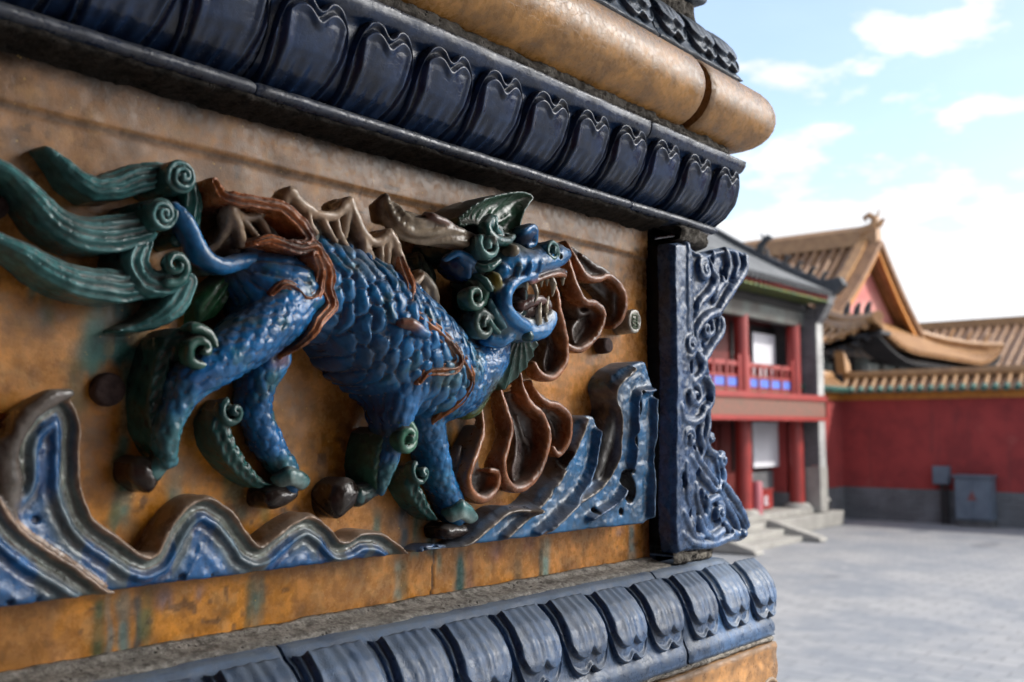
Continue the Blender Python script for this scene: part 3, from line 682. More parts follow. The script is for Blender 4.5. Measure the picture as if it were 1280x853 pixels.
hp('cheek_curl', [T(spiral(603,407,17,1.2,6.5,4,56,60,100,1,40,.25), raw=True, step=.002, col=(.05,.10,.09), down=.25), T([(589,402,52,4),(600,391,57,5),(614,396,59,5)], col=(.10,.14,.13))])
hp('cheek_curl', [Ball(658,419,60,11,8,7, rot=-25, col=(.03,.10,.11))])
hp('cheek_leaf', [Ribbon([(528,318,14,4),(533,330,20,10),(541,345,22,12),(546,362,18,5)], grooved(2,.0016), col=(.05,.11,.09), k=.002), Ribbon([(515,330,12,6),(528,345,16,9),(540,360,15,6)], grooved(2,.001), col=(.03,.06,.055))])
hp('fang', [T([(690,350,66,4),(692,360,66,3.5),(690,371,64,1.2)], col=CREAM, down=1)], .0007, M_tooth)
hp('fang', [T([(668,356,62,3.5),(671,366,63,3),(668,378,62,1.2)], col=CREAM, down=1)], .0007, M_tooth)
hp('fang', [T([(674,402,62,4.5),(673,392,63,4),(676,379,61,2)], col=CREAM, down=1)], .0007, M_tooth)
hp('fang', [T([(684,396,50,4.5),(682,384,52,4),(685,372,50,2)], col=CREAM, down=1)], .0007, M_tooth)
for tx, ty in ((659,357),(677,353),(684,352),(703,352)): hp('tooth', [T([(tx,ty-3,64 if tx < 700 else 58,3),(tx,ty+5,63 if tx < 700 else 57,1.4)], col=CREAM, down=1)], .0007, M_tooth)
for tx, ty in ((655,401),(663,403),(683,398)): hp('tooth', [T([(tx,ty+2,60,3),(tx,ty-6,60,1.4)], col=CREAM, down=1)], .0007, M_tooth)
hp('tongue', [T([(650,384,48,8),(664,376,50,8),(676,376,50,6),(684,384,46,5)], col=(.14,.07,.06), down=.5)])
bx_, bz_, _ = P2(655, 405, .05)
hp('beard', [Poly([(618,437),(634,428),(652,420),(670,416),(674,428),(671,446),(664,462),(655,474),(643,488),(634,476),(624,460)],
     lambda X, Z, d: .047-.0026*np.abs(np.sin(11*np.arctan2(Z-bz_, X-bx_)))-.25*np.maximum(0, (bz_-Z-.012)), h=46, base=.008, edge=.001, col=(.022,.075,.06))])
# ------------------------------------------------------------------ flame ribbons, waves, rock, nail heads
def rimrib(pts, inner=.006, **k):
    f = lambda a, t, s: -inner*(1-sstep(.42, .86, np.abs(a)))-.0015*sstep(.9, 1.0, np.abs(a))+.001*np.sin(s*160)
    def colf_factory(r):
        def cf_(X, Z, H):
            d, top, a, t = r.two(X, Z); m = sstep(.45, .75, np.abs(a))[:, None]
            c = np.array(GREY)*.95*(1-m)+np.array((.36,.135,.050))*m
            g = sstep(.62, .72, fbm(X, Z, 60, 15, 3))[:, None]*.6
            return c*(1-g)+np.array((.06,.12,.09))*g
        return cf_
    r = Ribbon(pts, f, step=.004, edge=.0012, **k); r.colf = colf_factory(r); return r
def thin(pts, c=(.34,.125,.048), **k):
    k.setdefault('down', .20); pts = [(a, b, h, r*.82) for a, b, h, r in pts]; return Tube(pts, step=.003, col=c, k=.0015, **k)
upper = empty('flame_relief', (.72, YP, 2.43), 'upper brown flame ribbons streaming out beside the open jaws of the beast', 'flame relief', 'brown flame ribbons by the beast')
def up(prims, parent): return carve('ribbon', prims, .0011, M_flame, parent)
FIN = (.10,.075,.065)
up([thin([(707,304,14,4),(716,320,20,5),(723,334,22,6),(733,347,24,6),(747,349,25,6),(760,345,26,5),(772,355,27,6),(779,370,27,6),(779,388,26,6),(773,402,24,5),(766,409,22,4)]),
    thin([(727,320,12,4),(742,333,14,5),(756,340,16,5),(764,352,18,5),(766,372,19,4),(766,390,18,4),(762,402,16,4)], FIN),
    Ribbon([(716,316,8,8),(735,338,12,12),(758,358,14,14),(768,380,15,12),(766,400,14,7)], lambda a,t,s: .002*a, col=FIN, k=.002)], upper)
up([thin([(708,322,20,5),(712,342,24,6),(719,362,27,6),(730,378,29,6),(744,380,29,6),(753,392,29,6),(751,408,29,6),(741,424,28,6),(726,436,27,6),(713,434,26,5),(704,424,24,5)]),
    thin([(716,370,18,5),(724,392,18,5),(738,390,20,4),(742,400,21,4)], FIN),
    Ribbon([(712,345,12,9),(722,380,14,13),(733,402,15,17),(722,418,15,17)], lambda a,t,s: .003*np.abs(a), col=(.13,.11,.10), k=.002)], upper)
up([thin([(688,352,26,5),(694,366,30,6),(697,386,32,6),(702,408,32,6),(707,430,32,6),(707,448,32,6),(699,464,31,6),(686,473,30,6),(674,467,29,5),(667,455,27,5)]),
    thin([(700,432,26,4),(702,446,27,4)], FIN), Ribbon([(684,380,14,10),(690,410,16,13),(690,440,18,16),(684,458,18,14)], lambda a,t,s: .003*np.abs(a), col=(.13,.11,.10), k=.002)], upper)
lower = empty('flame_relief', (.66, YP, 2.36), 'lower brown flame ribbons with hollow curled ends hanging beneath the beard of the beast', 'flame relief', 'brown flame ribbons by the beast')
up([thin([(601,508,20,3),(603,532,24,4),(601,548,26,5),(595,566,28,6),(587,586,30,6),(584,602,30,7),(589,616,30,7),(603,624,30,7),(616,616,30,6),(622,602,30,6),(621,590,30,5),(612,588,30,4)]),
    thin([(575,560,14,4),(568,585,17,5),(568,605,18,5),(580,622,18,4)], FIN),
    Ribbon([(596,540,12,8),(588,575,16,14),(590,600,18,20),(600,608,18,18)], lambda a,t,s: .002*np.abs(a), col=(.15,.13,.115), k=.002)], lower)
up([thin([(619,474,22,4),(626,495,26,5),(632,515,29,6),(637,538,30,6),(633,558,31,6),(627,578,32,7),(630,597,32,7),(641,610,32,7),(656,608,32,7),(671,592,32,7),(680,568,32,7),(684,545,32,7),(678,522,31,6),(664,506,30,6),(654,490,28,5),(649,468,26,4)]),
    thin([(645,520,18,4),(652,545,18,5),(660,560,18,5),(657,580,18,4)], FIN),
    Ribbon([(634,500,12,10),(648,530,15,16),(655,565,16,24),(650,590,18,22)], lambda a,t,s: .004*np.abs(a), col=(.16,.13,.12), k=.002)], lower)
up([thin([(663,478,16,4),(670,492,20,5),(682,503,23,6),(698,509,25,6),(710,520,26,6),(712,536,26,6),(708,554,25,6),(698,568,24,5),(691,560,23,4)]),
    thin([(686,515,14,4),(698,525,16,5),(700,542,17,4),(696,555,17,4)], FIN),
    Ribbon([(672,500,9,8),(692,522,13,13),(698,545,14,11)], lambda a,t,s: .003*np.abs(a), col=(.13,.11,.10), k=.002)], lower)

def polyline(pts, h): return catmull(np.array([(*P2(a, b, h/1000)[:2], h/1000, 0) for a, b in pts]), .003)
WB = lambda x: 762-.1325*x
rim1 = [(30,700),(24,650),(17,600),(17,560),(28,530),(52,508),(82,491),(98,503),(108,522),(109,561),(110,607),(124,644),(157,672),(184,691),(199,690),(217,656),(240,628),(267,619),(295,635),(316,661),(332,680),(350,667),(373,650),(396,642),(418,656),(437,675),(458,664),(485,666),(505,680),(522,694)]
out1 = [(-90,560),(-40,585),(0,612),(17,625)]+rim1[3:]+[(548,WB(548)-8),(560,WB(560)),(300,WB(300)),(0,WB(0)),(-90,WB(-90))]
rim2 = [(-90,560),(-40,588),(0,615),(23,649),(46,672),(83,696),(111,716),(140,738)]
R1 = polyline(rim1[2:], 26); R2 = polyline(rim2, 28)
swirls = [(*P2(70,560,.02)[:2], .030), (*P2(262,690,.02)[:2], .020), (*P2(395,690,.02)[:2], .014)]
def wave_bands(X, Z, d2):
    d1, S, V, H, R, L = seg_near(R1, X, Z); e2, S2, V2, _, _, _ = seg_near(R2, X, Z)
    under = (V2 < 0)     # below the second crest
    d = np.where(under, e2, np.minimum(d1, .05))*1.12; d = np.where(~under & (e2 < .003), 0, d)
    return np.maximum(d, 0), under, S
def wave_top(X, Z, d2):
    d, under, S = wave_bands(X, Z, d2)
    h = .020+.006*under
    p = .0068*np.exp(-((d-.0026)/.0028)**2)+.0016*np.exp(-((d-.0092)/.0012)**2)+.0046*np.exp(-((d-.0150)/.0030)**2)+.0012*np.exp(-((d-.0225)/.002)**2)+.002*sstep(.02,.03,d)
    q = .0004*np.sin(d*620)*sstep(.024, .03, d)
    pit = sstep(.80, .86, vnoise(X, Z, 150, 4))*sstep(.02, .026, d)*.003
    return h-.004+p+q-pit+.0012*(fbm(X, Z, 80, 3, 3)-.5)-.010*sstep(.034, .0, Z-2.305)*0
def wave_col(X, Z, H):
    d2 = W1.sd(X, Z); d, under, S = wave_bands(X, Z, d2)
    n = fbm(X, Z, 70, 6, 3); d = d+(n-.5)*.0022
    C = np.array((.40,.25,.155))[None]*np.ones((len(X), 1))
    def bl(C, a, b, c): m = sstep(a, b, d)[:, None]; return C*(1-m)+np.array(c)*m
    C = bl(C, .0035, .0052, (.20,.25,.23)); C = bl(C, .0090, .0098, (.26,.17,.11)); C = bl(C, .0098, .0104, (.10,.17,.22)); C = bl(C, .0104, .0122, (.022,.130,.35))
    C = bl(C, .0195, .0205, (.022,.075,.22)); C = bl(C, .0225, .024, (.018,.120,.33))
    tr = sstep(.54, .64, vnoise(X, Z*.15, 75, 44))[:, None]*sstep(.004,.010,d)[:, None]*sstep(.03,.02,d)[:, None]*.6
    return C*(1-tr)+np.array((.22,.26,.20))*tr
W1 = Poly(out1, wave_top, h=26, edge=.0035, k=.001); W1.colf = wave_col
wave = empty('wave_relief', (.38, YP, 2.31), 'row of blue wave crests with brown and pale rims beneath the hooves of the beast', 'wave relief')
carve('wave_crest', [W1, Tube([(2,560,20,16),(10,600,20,17),(8,640,18,14)], down=.2, col=(.14,.12,.105), k=.003), Tube([(14,560,24,10),(36,518,27,11),(66,497,28,10),(86,492,27,6)], down=.2, col=(.14,.115,.10), k=.004)], .0012, M_wave, wave)

# rock and splash at the right end
rock_o = [(548,WB(548)-4),(575,684),(597,672),(618,650),(641,634),(662,634),(676,630),(692,610),(710,590),(722,560),(728,540),(737,522),(752,520),(757,535),(756,552),(750,578),(750,600),(762,600),(772,570),(775,520),(768,485),(776,466),(790,456),(806,452),(812,468),(818,492),(815,530),(812,570),(812,606),(814,636),(808,652),(806,WB(806)),(548,WB(548))]
ridges = [([(575,690,0,0),(600,675,0,0),(622,655,0,0),(645,640,0,0),(674,640,0,0)], (.27,.19,.12)),
          ([(640,672,0,0),(665,648,0,0),(690,622,0,0),(712,590,0,0),(730,550,0,0),(740,524,0,0)], (.25,.19,.14)),
          ([(680,668,0,0),(710,640,0,0),(735,612,0,0),(748,580,0,0),(755,540,0,0)], (.05,.14,.30)),
          ([(690,664,0,0),(720,635,0,0),(755,610,0,0),(772,575,0,0),(776,525,0,0),(770,488,0,0),(790,462,0,0)], (.27,.22,.17)),
          ([(745,650,0,0),(775,625,0,0),(788,590,0,0),(792,540,0,0),(794,495,0,0),(812,488,0,0)], (.05,.14,.32)),
          ([(814,500,0,0),(813,560,0,0),(811,610,0,0),(810,645,0,0)], (.10,.20,.36))]
RR = [(polyline([(a, b) for a, b, _, _ in p], 30), c) for p, c in ridges]
def rock_top(X, Z, d2):
    h = .020+.010*sstep(.73, .82, X)+0*Z
    for i, (p, c) in enumerate(RR):
        d = seg_near(p, X, Z)[0]; h = h+.0085*np.exp(-(d/.0030)**2)
    return h+.0012*(fbm(X, Z, 110, 3, 3)-.5)*2
def rock_col(X, Z, H):
    C = np.array((.028,.155,.35))[None]*np.ones((len(X), 1))
    g = sstep(.5, .6, fbm(X, Z, 75, 19, 3))[:, None]*.30; C = C*(1-g)+np.array((.10,.135,.16))*g
    for p, c in RR:
        m = np.exp(-(seg_near(p, X, Z)[0]/.0024)**2)[:, None]; C = C*(1-m)+np.array(c)*m
    return C
K = Poly(rock_o, rock_top, h=30, edge=.003, k=.001); K.colf = rock_col
def hole(px, py, rx, rz, rot=0): return Ball(px, py, 34, rx, rz, 22, rot=rot, col=(.015,.02,.03), cut=True, k=.002)
rock = empty('rock_relief', (.80, YP, 2.31), 'pierced blue rock with pale edges at the right end of the ochre tile', 'rock relief')
carve('rock', [K, Tube([(740,600,14,10),(752,560,16,12),(766,510,18,12),(770,480,18,10),(785,462,20,8)], down=.3, col=(.10,.095,.09), k=.003),
   hole(803,505,7,16), hole(799,552,7,12), hole(793,608,12,22,20), hole(722,575,6,16,-20), hole(704,618,7,10,-40), hole(756,640,3,4), hole(798,585,4,7), hole(786,640,3,4), hole(735,560,3,8,-15)], .0011, M_wave, rock)

# white glazed nail cap with a green mark, and the rusty nail heads
x_, z_, t_ = P2(794, 402, .022); ra = 15*t_/FPX
nc = carve('nail_cap', [Cyl(794, 402, 21, 15.5, taper=.96, edge=.002, col=(.34,.32,.27)),
              Tube(np.array([(x_+ra*.82*math.cos(a), z_+ra*.82*math.sin(a), .0205, .0016) for a in np.linspace(0, 2*math.pi, 24)]), raw=True, col=(.50,.48,.42), down=.4)], .0009, glaze_mat('white glaze', dust=.55), pan)
nc['label'] = 'white glazed nail cap with a small green square mark'
mk = MB()
for (a0, a1, b0, b1) in ((-.42,-.30,-.6,.6),(.30,.42,-.6,.6),(-.30,.30,.48,.6),(-.30,.30,-.6,-.48),(-.30,.30,-.06,.06),(-.2,.2,.12,.30),(-.2,.2,-.42,-.2)):
    mk.box(x_+a0*ra, x_+a1*ra, YP-.0222, YP-.018, z_+b0*ra, z_+b1*ra)
mk.build('mark', plain_mat('green mark', (.06,.10,.04), (.03,.05,.02), 200, .5), nc, bevel=.0004)
M_iron = plain_mat('rusty iron', (.035,.022,.022), (.085,.055,.052), 160, .85, .0015, 500)
def nail(px, py, R, h, lab):
    x, z, t = P2(px, py, h/1000); r = R*t/FPX; rows = []
    for q, hh in ((1.0,0),(1.02,h*.0004),(.98,h*.0008),(.90,h*.001),(.6,h*.00103),(.01,h*.00105)):
        rows.append([(x+r*q*(1+.09*mnoise.noise(Vector((math.cos(a)*1.5, math.sin(a)*1.5, px))))*math.cos(a), YP-hh, z+r*q*math.sin(a)) for a in np.linspace(0, 2*math.pi, 40, endpoint=False)])
    o = MB().grid(rows, True).build('nail_head', M_iron, pan); o['label'] = lab; return o
nail(139, 487, 21, 7, 'round rusty nail head left of the raised hind hoof')
nail(-4, 258, 16, 7, 'rusty nail head cut by the left edge between two tail strands')
nail(761, 432, 10, 12, 'rusty nail head under the white nail cap')
nail(692, 392, 8, 10, 'small rusty nail head inside the upper flame ribbons')
nail(648, 560, 8, 18, 'small corroded nail head inside the lower flame ribbons')
# ------------------------------------------------------------------ glazed pier: tile, mouldings, rolls, mortar, corner bracket
XC = 0.93; XL = -0.30; YB = 1.15
# ochre tile -------------------------------------------------------
def panel():
    vx = .0016; xs = np.arange(-.30, .8735, vx); zs = np.arange(2.268, 2.6125, vx); X, Z = np.meshgrid(xs, zs, indexing='ij')
    line = 2.5745+.0012*(fbm(X, Z*0, 9, 2, 3)-.5)*2
    g = np.exp(-((Z-line)/.0013)**2)
    Hh = .0012*(fbm(X, Z, 22, 1, 3)-.5)*2+.0002*(fbm(X, Z, 160, 5, 3)-.5)+.0022*sstep(0, .003, Z-line)+.0007*g
    ck = P2(541, 720)[0]+.0022*(vnoise(X*0, Z, 160, 3)-.5)*2; Hh = Hh-.0015*np.exp(-((X-ck)/.0006)**2)*(Z < 2.318)
    edge = np.minimum(X-XL, np.minimum(.8735-X, np.minimum(Z-2.268, 2.6125-Z))); Hh = Hh-.003*(1-sstep(0, .003, edge))
    C = np.zeros(X.shape+(3,)); n = fbm(X, Z, 16, 2, 4); n2 = fbm(X, Z, 60, 7, 4); n3 = fbm(X, Z, 7, 12, 3)
    base = np.array((.47, .205, .050)); gold = np.array((.56, .220, .020)); pink = np.array((.30, .145, .052)); ora = np.array((.56,.235,.055))
    C[:] = base
    def bl(m, c):
        nonlocal C; m = np.clip(m, 0, 1)[..., None]; C = C*(1-m)+np.array(c)*m
    bl(sstep(.40, .60, n)*.9*sstep(2.53, 2.44, Z), gold); bl(sstep(2.50, 2.56, Z+.03*(n-.5)), pink); bl(sstep(.55, .75, X)*.8*sstep(2.56, 2.50, Z), ora)
    bl(sstep(.56, .68, n2)*.18, (.12, .065, .035)); bl(sstep(.62, .72, fbm(X, Z, 38, 40, 4))*.30, (.16,.085,.05)); bl(sstep(2.545,2.56,Z)*sstep(.5,.7,fbm(X*.5,Z,60,50,4))*.25, (.18,.12,.08))
    bl(sstep(.60,.70,fbm(X,Z,120,60,3))*.35, (.46,.26,.10))
    # glaze runs
    def run(px, py0, py1, w, c, a=.85, fade=.5):
        x0, z0, t = P2(px, py0); z1 = P2(px, py1)[1]; wv = w*t/FPX*1.0
        wob = .0016*(vnoise(Z*0+px, Z, 60, int(px))-.5)*2
        m = np.exp(-(np.abs(X-x0-wob)/(wv*(.75+.6*vnoise(Z*0+px*1.3, Z, 90, 5))))**3)*sstep(z1-.004, z1+.004, Z+.006*(vnoise(X, Z*0, 400, 2)-.5))*sstep(z0+.006, z0-.006, Z)
        m = m*(.75+.45*sstep(.3, .6, vnoise(X, Z, 130, int(px)+3))); bl(m*a, c)
    TL = (.045,.17,.14); PG = (.22,.31,.26); DKG = (.07,.11,.045); BL_ = (.035,.10,.20)
    for q in [(120,395,470,20,TL,.75),(150,360,455,42,(.045,.15,.14),.9),(160,440,660,11,TL,.75),(146,560,660,8,DKG,.6),(43,330,372,9,TL,.6),(62,355,410,8,DKG,.6),(98,450,520,12,DKG,.5),
              (222,585,660,9,PG,.5),(287,570,625,8,DKG,.7),(300,600,650,12,(.05,.12,.09),.6),(333,620,660,10,DKG,.5),(214,600,645,6,TL,.5),
              (470,640,690,8,TL,.6),(488,600,690,9,(.20,.09,.02),.5),(505,580,690,9,(.035,.075,.10),.8),(522,640,695,9,TL,.7),(540,640,695,8,(.06,.14,.12),.7),(548,690,720,5,TL,.5),
              (575,500,560,8,(.05,.10,.11),.6),(598,510,540,8,TL,.5),(560,480,560,8,(.05,.085,.05),.55),
              (127,745,830,7,DKG,.75),(137,745,825,4,(.20,.24,.22),.7),(155,740,822,9,(.13,.18,.16),.85),(172,738,818,6,(.04,.075,.09),.7),(184,738,806,9,DKG,.7),(206,735,757,10,BL_,.5),
              (311,722,790,6,(.06,.08,.04),.7),(320,720,786,8,(.13,.17,.13),.85),(329,720,780,4,(.06,.10,.08),.6),(250,735,745,9,BL_,.5),(497,700,752,6,PG,.6),(505,700,750,9,(.06,.07,.03),.6),(575,690,742,10,(.035,.085,.075),.85),(588,690,742,6,(.15,.07,.06),.6),
              (620,685,692,10,BL_,.5),(648,680,735,8,(.12,.10,.06),.55),(683,672,726,9,PG,.85),(676,672,728,4,(.05,.08,.06),.7),(776,660,670,9,BL_,.5),(790,655,705,7,(.20,.25,.24),.8),(808,655,703,6,(.24,.13,.09),.4),
              (660,640,690,14,(.22,.07,.05),.5),(622,625,700,14,(.22,.08,.06),.45),(720,300,325,14,(.20,.16,.12),.5),(760,470,520,14,(.20,.20,.17),.35),(690,560,640,18,(.24,.07,.04),.35)]: run(*q)
    # dark ragged band along the top, weaker to the right, and dark joint
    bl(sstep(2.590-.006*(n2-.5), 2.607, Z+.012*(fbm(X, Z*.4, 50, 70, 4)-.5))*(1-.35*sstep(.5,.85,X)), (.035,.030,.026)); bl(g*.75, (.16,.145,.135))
    bl(np.exp(-((X-ck)/.0007)**2)*(Z < 2.318), (.03,.02,.015))
    # specks and chips
    bl(sstep(.80, .84, vnoise(X, Z, 170, 88))*sstep(.5,.6,n)*.6, (.05,.03,.02))
    nx, nz = X.shape; idx = np.arange(nx*nz).reshape(nx, nz)
    F = np.stack([idx[:-1, :-1].ravel(), idx[1:, :-1].ravel(), idx[1:, 1:].ravel(), idx[:-1, 1:].ravel()], 1)
    return mesh_np('tile_face', np.stack([X.ravel(), YP-Hh.ravel(), Z.ravel()], 1), F, C.reshape(-1, 3))
M_panel = glaze_mat('ochre tile glaze', dust=.12, dust_col=(.26,.20,.15), rough=.22, wear_amt=0, dark=.3, speck=.45, crackle=.15, grime=.30, spec=.24, bumpk=.2)
link('tile_face', panel(), M_panel, pan)
M_dark = plain_mat('sooty body', (.022,.018,.015), (.05,.04,.032), 60, .95, .002, 200)
MB().box(XL, .8725, YP+.0035, YP+.05, 2.2685, 2.612).build('tile_body', M_dark, pan)

# brick core of the pier
M_brick = plain_mat('grey brick', (.055,.052,.05), (.11,.10,.09), 30, .95, .002, 90)
core = MB(); core.box(XL, .885, YP+.0505, YB, 2.10, 2.90); core.box(XL-.02, .93, YP+.03, YB+.02, 0, 2.10); core.box(XL-.02, .93, YP+.03, YB+.02, 2.90, 3.6)
tag(core.build('brick_pier', M_brick), 'sooty brick pier core behind the glazed tiles, seen in the slot beside the corner bracket', 'pier')

# moulded courses ---------------------------------------------------
def sweep_block(name, prof, x0, x1, mitre, mat, parent, seg=.004, wav=.0006, seed=1, colf=None):
    """prof list of (p, z) from bottom to top, swept along X, returned round the corner when mitre"""
    P = catmull(np.array([(a, b, 0, 0) for a, b in prof]), .0025)[:, :2] if len(prof) > 3 else np.array(prof)
    rows = []; cols = []
    n = max(2, int((x1-x0)/seg)); xs = list(np.linspace(x0, x1, n))
    V = []; 
    def bump_(x, p, z): return wav*(2*mnoise.noise(Vector((x*38+seed, z*38, seed)))+1.0*mnoise.noise(Vector((x*120, z*120, seed))))
    for i, x in enumerate(xs):
        e = min(i, n-1-i)*seg; er = .0018*math.exp(-e/.0015)
        if mitre: er = .0018*math.exp(-i*seg/.0015)
        V.append([(x+(p if mitre and i == n-1 else 0)*(1), YP-(p+bump_(x, p, z)-er*(p > .012)), z) for p, z in P])
    if mitre:
        # stretch the columns smoothly towards the mitre so quads stay even
        for i in range(n):
            f = max(0, (i-(n-12))/11) if n > 12 else i/(n-1)
            V[i] = [((xs[i]) + p*f, v[1], v[2]) for (p, z), v in zip(P, V[i])]
        for y in np.linspace(0, YB-YP, 26)[1:]:
            V.append([(XC+p+bump_(y+5, p, z), YP-p+y*(1+p/(YB-YP)), z) for p, z in P])
    m = MB(); m.grid(V)
    for r in (V[0], V[-1]): m.add(r + [(r[-1][0], YP+.03, r[-1][2]), (r[0][0], YP+.03, r[0][2])], [tuple(range(len(r)+2))])
    return m.build(name, mat, parent)
def petal_mesh(kind, prof, z0, z1, half, na=56, nb=76):
    """prof maps z to p. kind 'up' (heart tip at the top) or 'down'"""
    pz = np.array(prof); zz = pz[:, 1]; pp = pz[:, 0]; o = np.argsort(zz); zz = zz[o]; pp = pp[o]
    a = np.linspace(-1, 1, na); b = np.linspace(0, 1, nb); A, B = np.meshgrid(a, b, indexing='ij')
    Tt = np.clip(1-np.abs(A)**(4.2 if kind == 'up' else 5.0), 0, 1)**.5*(1-(.14 if kind == 'up' else .115)*np.exp(-(A/(.24 if kind == 'up' else .19))**2))*(1-.07*np.abs(A)**2*(kind != 'up')); Tt = np.maximum(Tt, .32*(1-np.abs(A))+.05)
    t = B*Tt
    if kind == 'up': W = .80+.20*np.sin(np.clip(t*1.25, 0, 1)*math.pi/2)
    else: W = .90+.10*np.sin(np.clip(t*1.4, 0, 1)*math.pi/2)
    S = A*W*half
    z = z0+(z1-z0)*t if kind == 'up' else z0-(z0-z1)*t
    p = np.interp(z, zz, pp); dp = (np.interp(z+.001, zz, pp)-np.interp(z-.001, zz, pp))/.002
    nl = np.sqrt(1+dp*dp); ny, nz = 1/nl, -dp/nl      # outward normal (p, z)
    ez = np.minimum((1-np.abs(A))*half*W, (Tt-t)*abs(z1-z0)*1.05)
    if kind == 'up':
        D = -.0015+.0022*sstep(0, .0012, ez)+.0042*np.exp(-((ez-.0026)/.0021)**2)+.0052*sstep(.0055, .0092, ez)-.0022*sstep(.0092, .0150, ez)
        D = D+.0050*(1-A*A)*np.sin(np.clip(t, 0, 1)*math.pi*.62)
        fl = sstep(.50, .12, t); D = D+.0008*np.cos(A*15)*fl-.001*fl
    else:
        ez2 = np.minimum((1-np.abs(A))*half*W*.95, (Tt-t-.16)*abs(z1-z0))
        D = -.0020+.0048*sstep(0, .0012, ez)+.0008*np.exp(-((ez-.002)/.001)**2)-.0012*sstep(.003, .006, ez)+.0050*sstep(.0040, .0056, ez2)
        D = D+.0034*(1-A*A)*sstep(-.1, .4, t)
        D = D+.00045*np.cos(A*17+.6*np.sin(t*9))*sstep(.85, .35, t)+.0001*np.cos(A*23)
    # bands for glaze colour are left to the shader
    V = np.stack([S, YP-(p+D*ny), z+D*nz], -1).reshape(-1, 3)
    idx = np.arange(na*nb).reshape(na, nb)
    F = np.stack([idx[:-1, :-1].ravel(), idx[1:, :-1].ravel(), idx[1:, 1:].ravel(), idx[:-1, 1:].ravel()], 1)
    if kind == 'down': F = F[:, ::-1]
    return mesh_np('petal', V, np.ascontiguousarray(F))
M_up = glaze_mat('navy glaze', (.013, .033, .088), dust=.5, dust_col=(.11,.115,.12), rough=.14, wear=(.11,.16,.23), wear_amt=.45, dark=.75, crackle=.3)
M_low = glaze_mat('washed blue glaze', (.042, .095, .20), dust=.7, dust_col=(.15,.18,.22), rough=.26, wear=(.24,.30,.36), wear_amt=.35, dark=.7, crackle=.7)
M_top = glaze_mat('slate blue glaze', (.045, .075, .125), dust=.6, dust_col=(.16,.18,.20), rough=.25, wear=(.22,.26,.32), wear_amt=.5, dark=.7)
up_full = [(.0,2.6115),(.0290,2.6108),(.0325,2.6130),(.0330,2.6165),(.0295,2.6195),(.0180,2.6205)]
up_base = [(.0100,2.6235),(.0200,2.6275),(.0310,2.6350),(.0400,2.6480),(.0445,2.6640),(.0460,2.6745)]
up_cap = [(.0515,2.6785),(.0545,2.6835),(.0555,2.6895),(.050,2.6925),(0,2.6930)]
up_prof = up_full+up_base+up_cap
ppu = [(.0080,2.6215)]+up_base
lo_prof = [(0,2.1850),(.064,2.1852),(.0700,2.1890),(.0705,2.197),(.0670,2.2050),(.0655,2.212),(.0640,2.224),(.0600,2.237),(.0530,2.248),(.0440,2.2560),(.0385,2.2590),(.0340,2.2640),(.0275,2.2668),(0,2.2672)]
ppl = [(.0670,2.2050),(.0655,2.212),(.0640,2.224),(.0600,2.237),(.0530,2.248),(.0440,2.2560),(.0400,2.2585)]
tp_prof = [(0,2.7795),(.050,2.7800),(.0530,2.7850),(.0490,2.7910),(.0450,2.802),(.0370,2.817),(.0270,2.829),(.0200,2.8350),(.0180,2.8420),(0,2.8430)]
ppt = [(.0490,2.7910),(.0450,2.802),(.0370,2.817),(.0270,2.829),(.0215,2.833)]
PET_U = petal_mesh('up', ppu, 2.6225, 2.6810, .0312); PET_L = petal_mesh('down', ppl, 2.2605, 2.2035, .0300); PET_T = petal_mesh('down', ppt, 2.8350, 2.7880, .0300)
def course(kind, segs, prof, pet, mat, cat):
    for x0, x1, cs, mitre, lab in segs:
        e = empty('lotus_moulding', ((x0+x1)/2, YP, prof[0][1]), lab, cat, cat+'s')
        b = sweep_block('band', prof, x0, (XC if mitre else x1), mitre, mat, e, seed=x0*9)
        for i, c in enumerate(cs):
            o = link('petal', pet, None, e); o.location = (c, 0, 0)
            if not pet.materials: pet.materials.append(mat)
            o.rotation_euler = (0, 0, 0); o.scale = (1+.03*math.sin(c*50), 1, 1+.00*math.sin(c*31))
            o.location.z = .0006*math.sin(c*77)
        if mitre:   # petals on the return face, turned 90 degrees about the corner
            for k in range(5):
                o = link('petal', pet, None, e); s_ = .014+.061*k+.02
                o.rotation_euler = (0, 0, math.pi/2); o.location = (XC+YP, YP+s_, 0)
                # local point (0, YP-p) rotated by +90 deg -> (-(YP-p), 0); shifted to (XC+p, ...)
P6 = .0613
course('u', [(-.062, .3675, [.3675-P6*(i+.5) for i in range(7)], False, 'left run of the dark navy petal moulding above the beast, cut by the left edge'),
             (.3690, .7965, [.3690+P6*(i+.5) for i in range(7)], False, 'long middle run of the dark navy petal moulding above the beast'),
             (.7985, .985, [.829, .8915, .955], True, 'right corner run of the dark navy petal moulding above the bracket'),
             (-.30, -.0635, [-.0635-P6*(i+.5) for i in range(4)], False, 'far left run of the dark navy petal moulding outside the picture')], up_prof, PET_U, M_up, 'upper petal moulding')
course('l', [(-.036, .3935, [.3935-P6*(i+.5) for i in range(7)], False, 'left run of the washed blue petal moulding below the tile, cut by the bottom edge'),
             (.3955, .8225, [.3955+.061*(i+.5) for i in range(7)], False, 'long middle run of the washed blue petal moulding below the tile'),
             (.8255, .99, [.8575, .9215, .984], True, 'right corner run of the washed blue petal moulding above the carved ochre block')], lo_prof, PET_L, M_low, 'lower petal moulding')
course('t', [(.385, .815, [.385+.0614*(i+.5) for i in range(7)], False, 'left run of the slate blue petal moulding above the ochre roll, at the top edge'),
             (.8175, .98, [.849, .9105, .962], True, 'right corner run of the slate blue petal moulding above the ochre roll')], tp_prof, PET_T, M_top, 'top petal moulding')
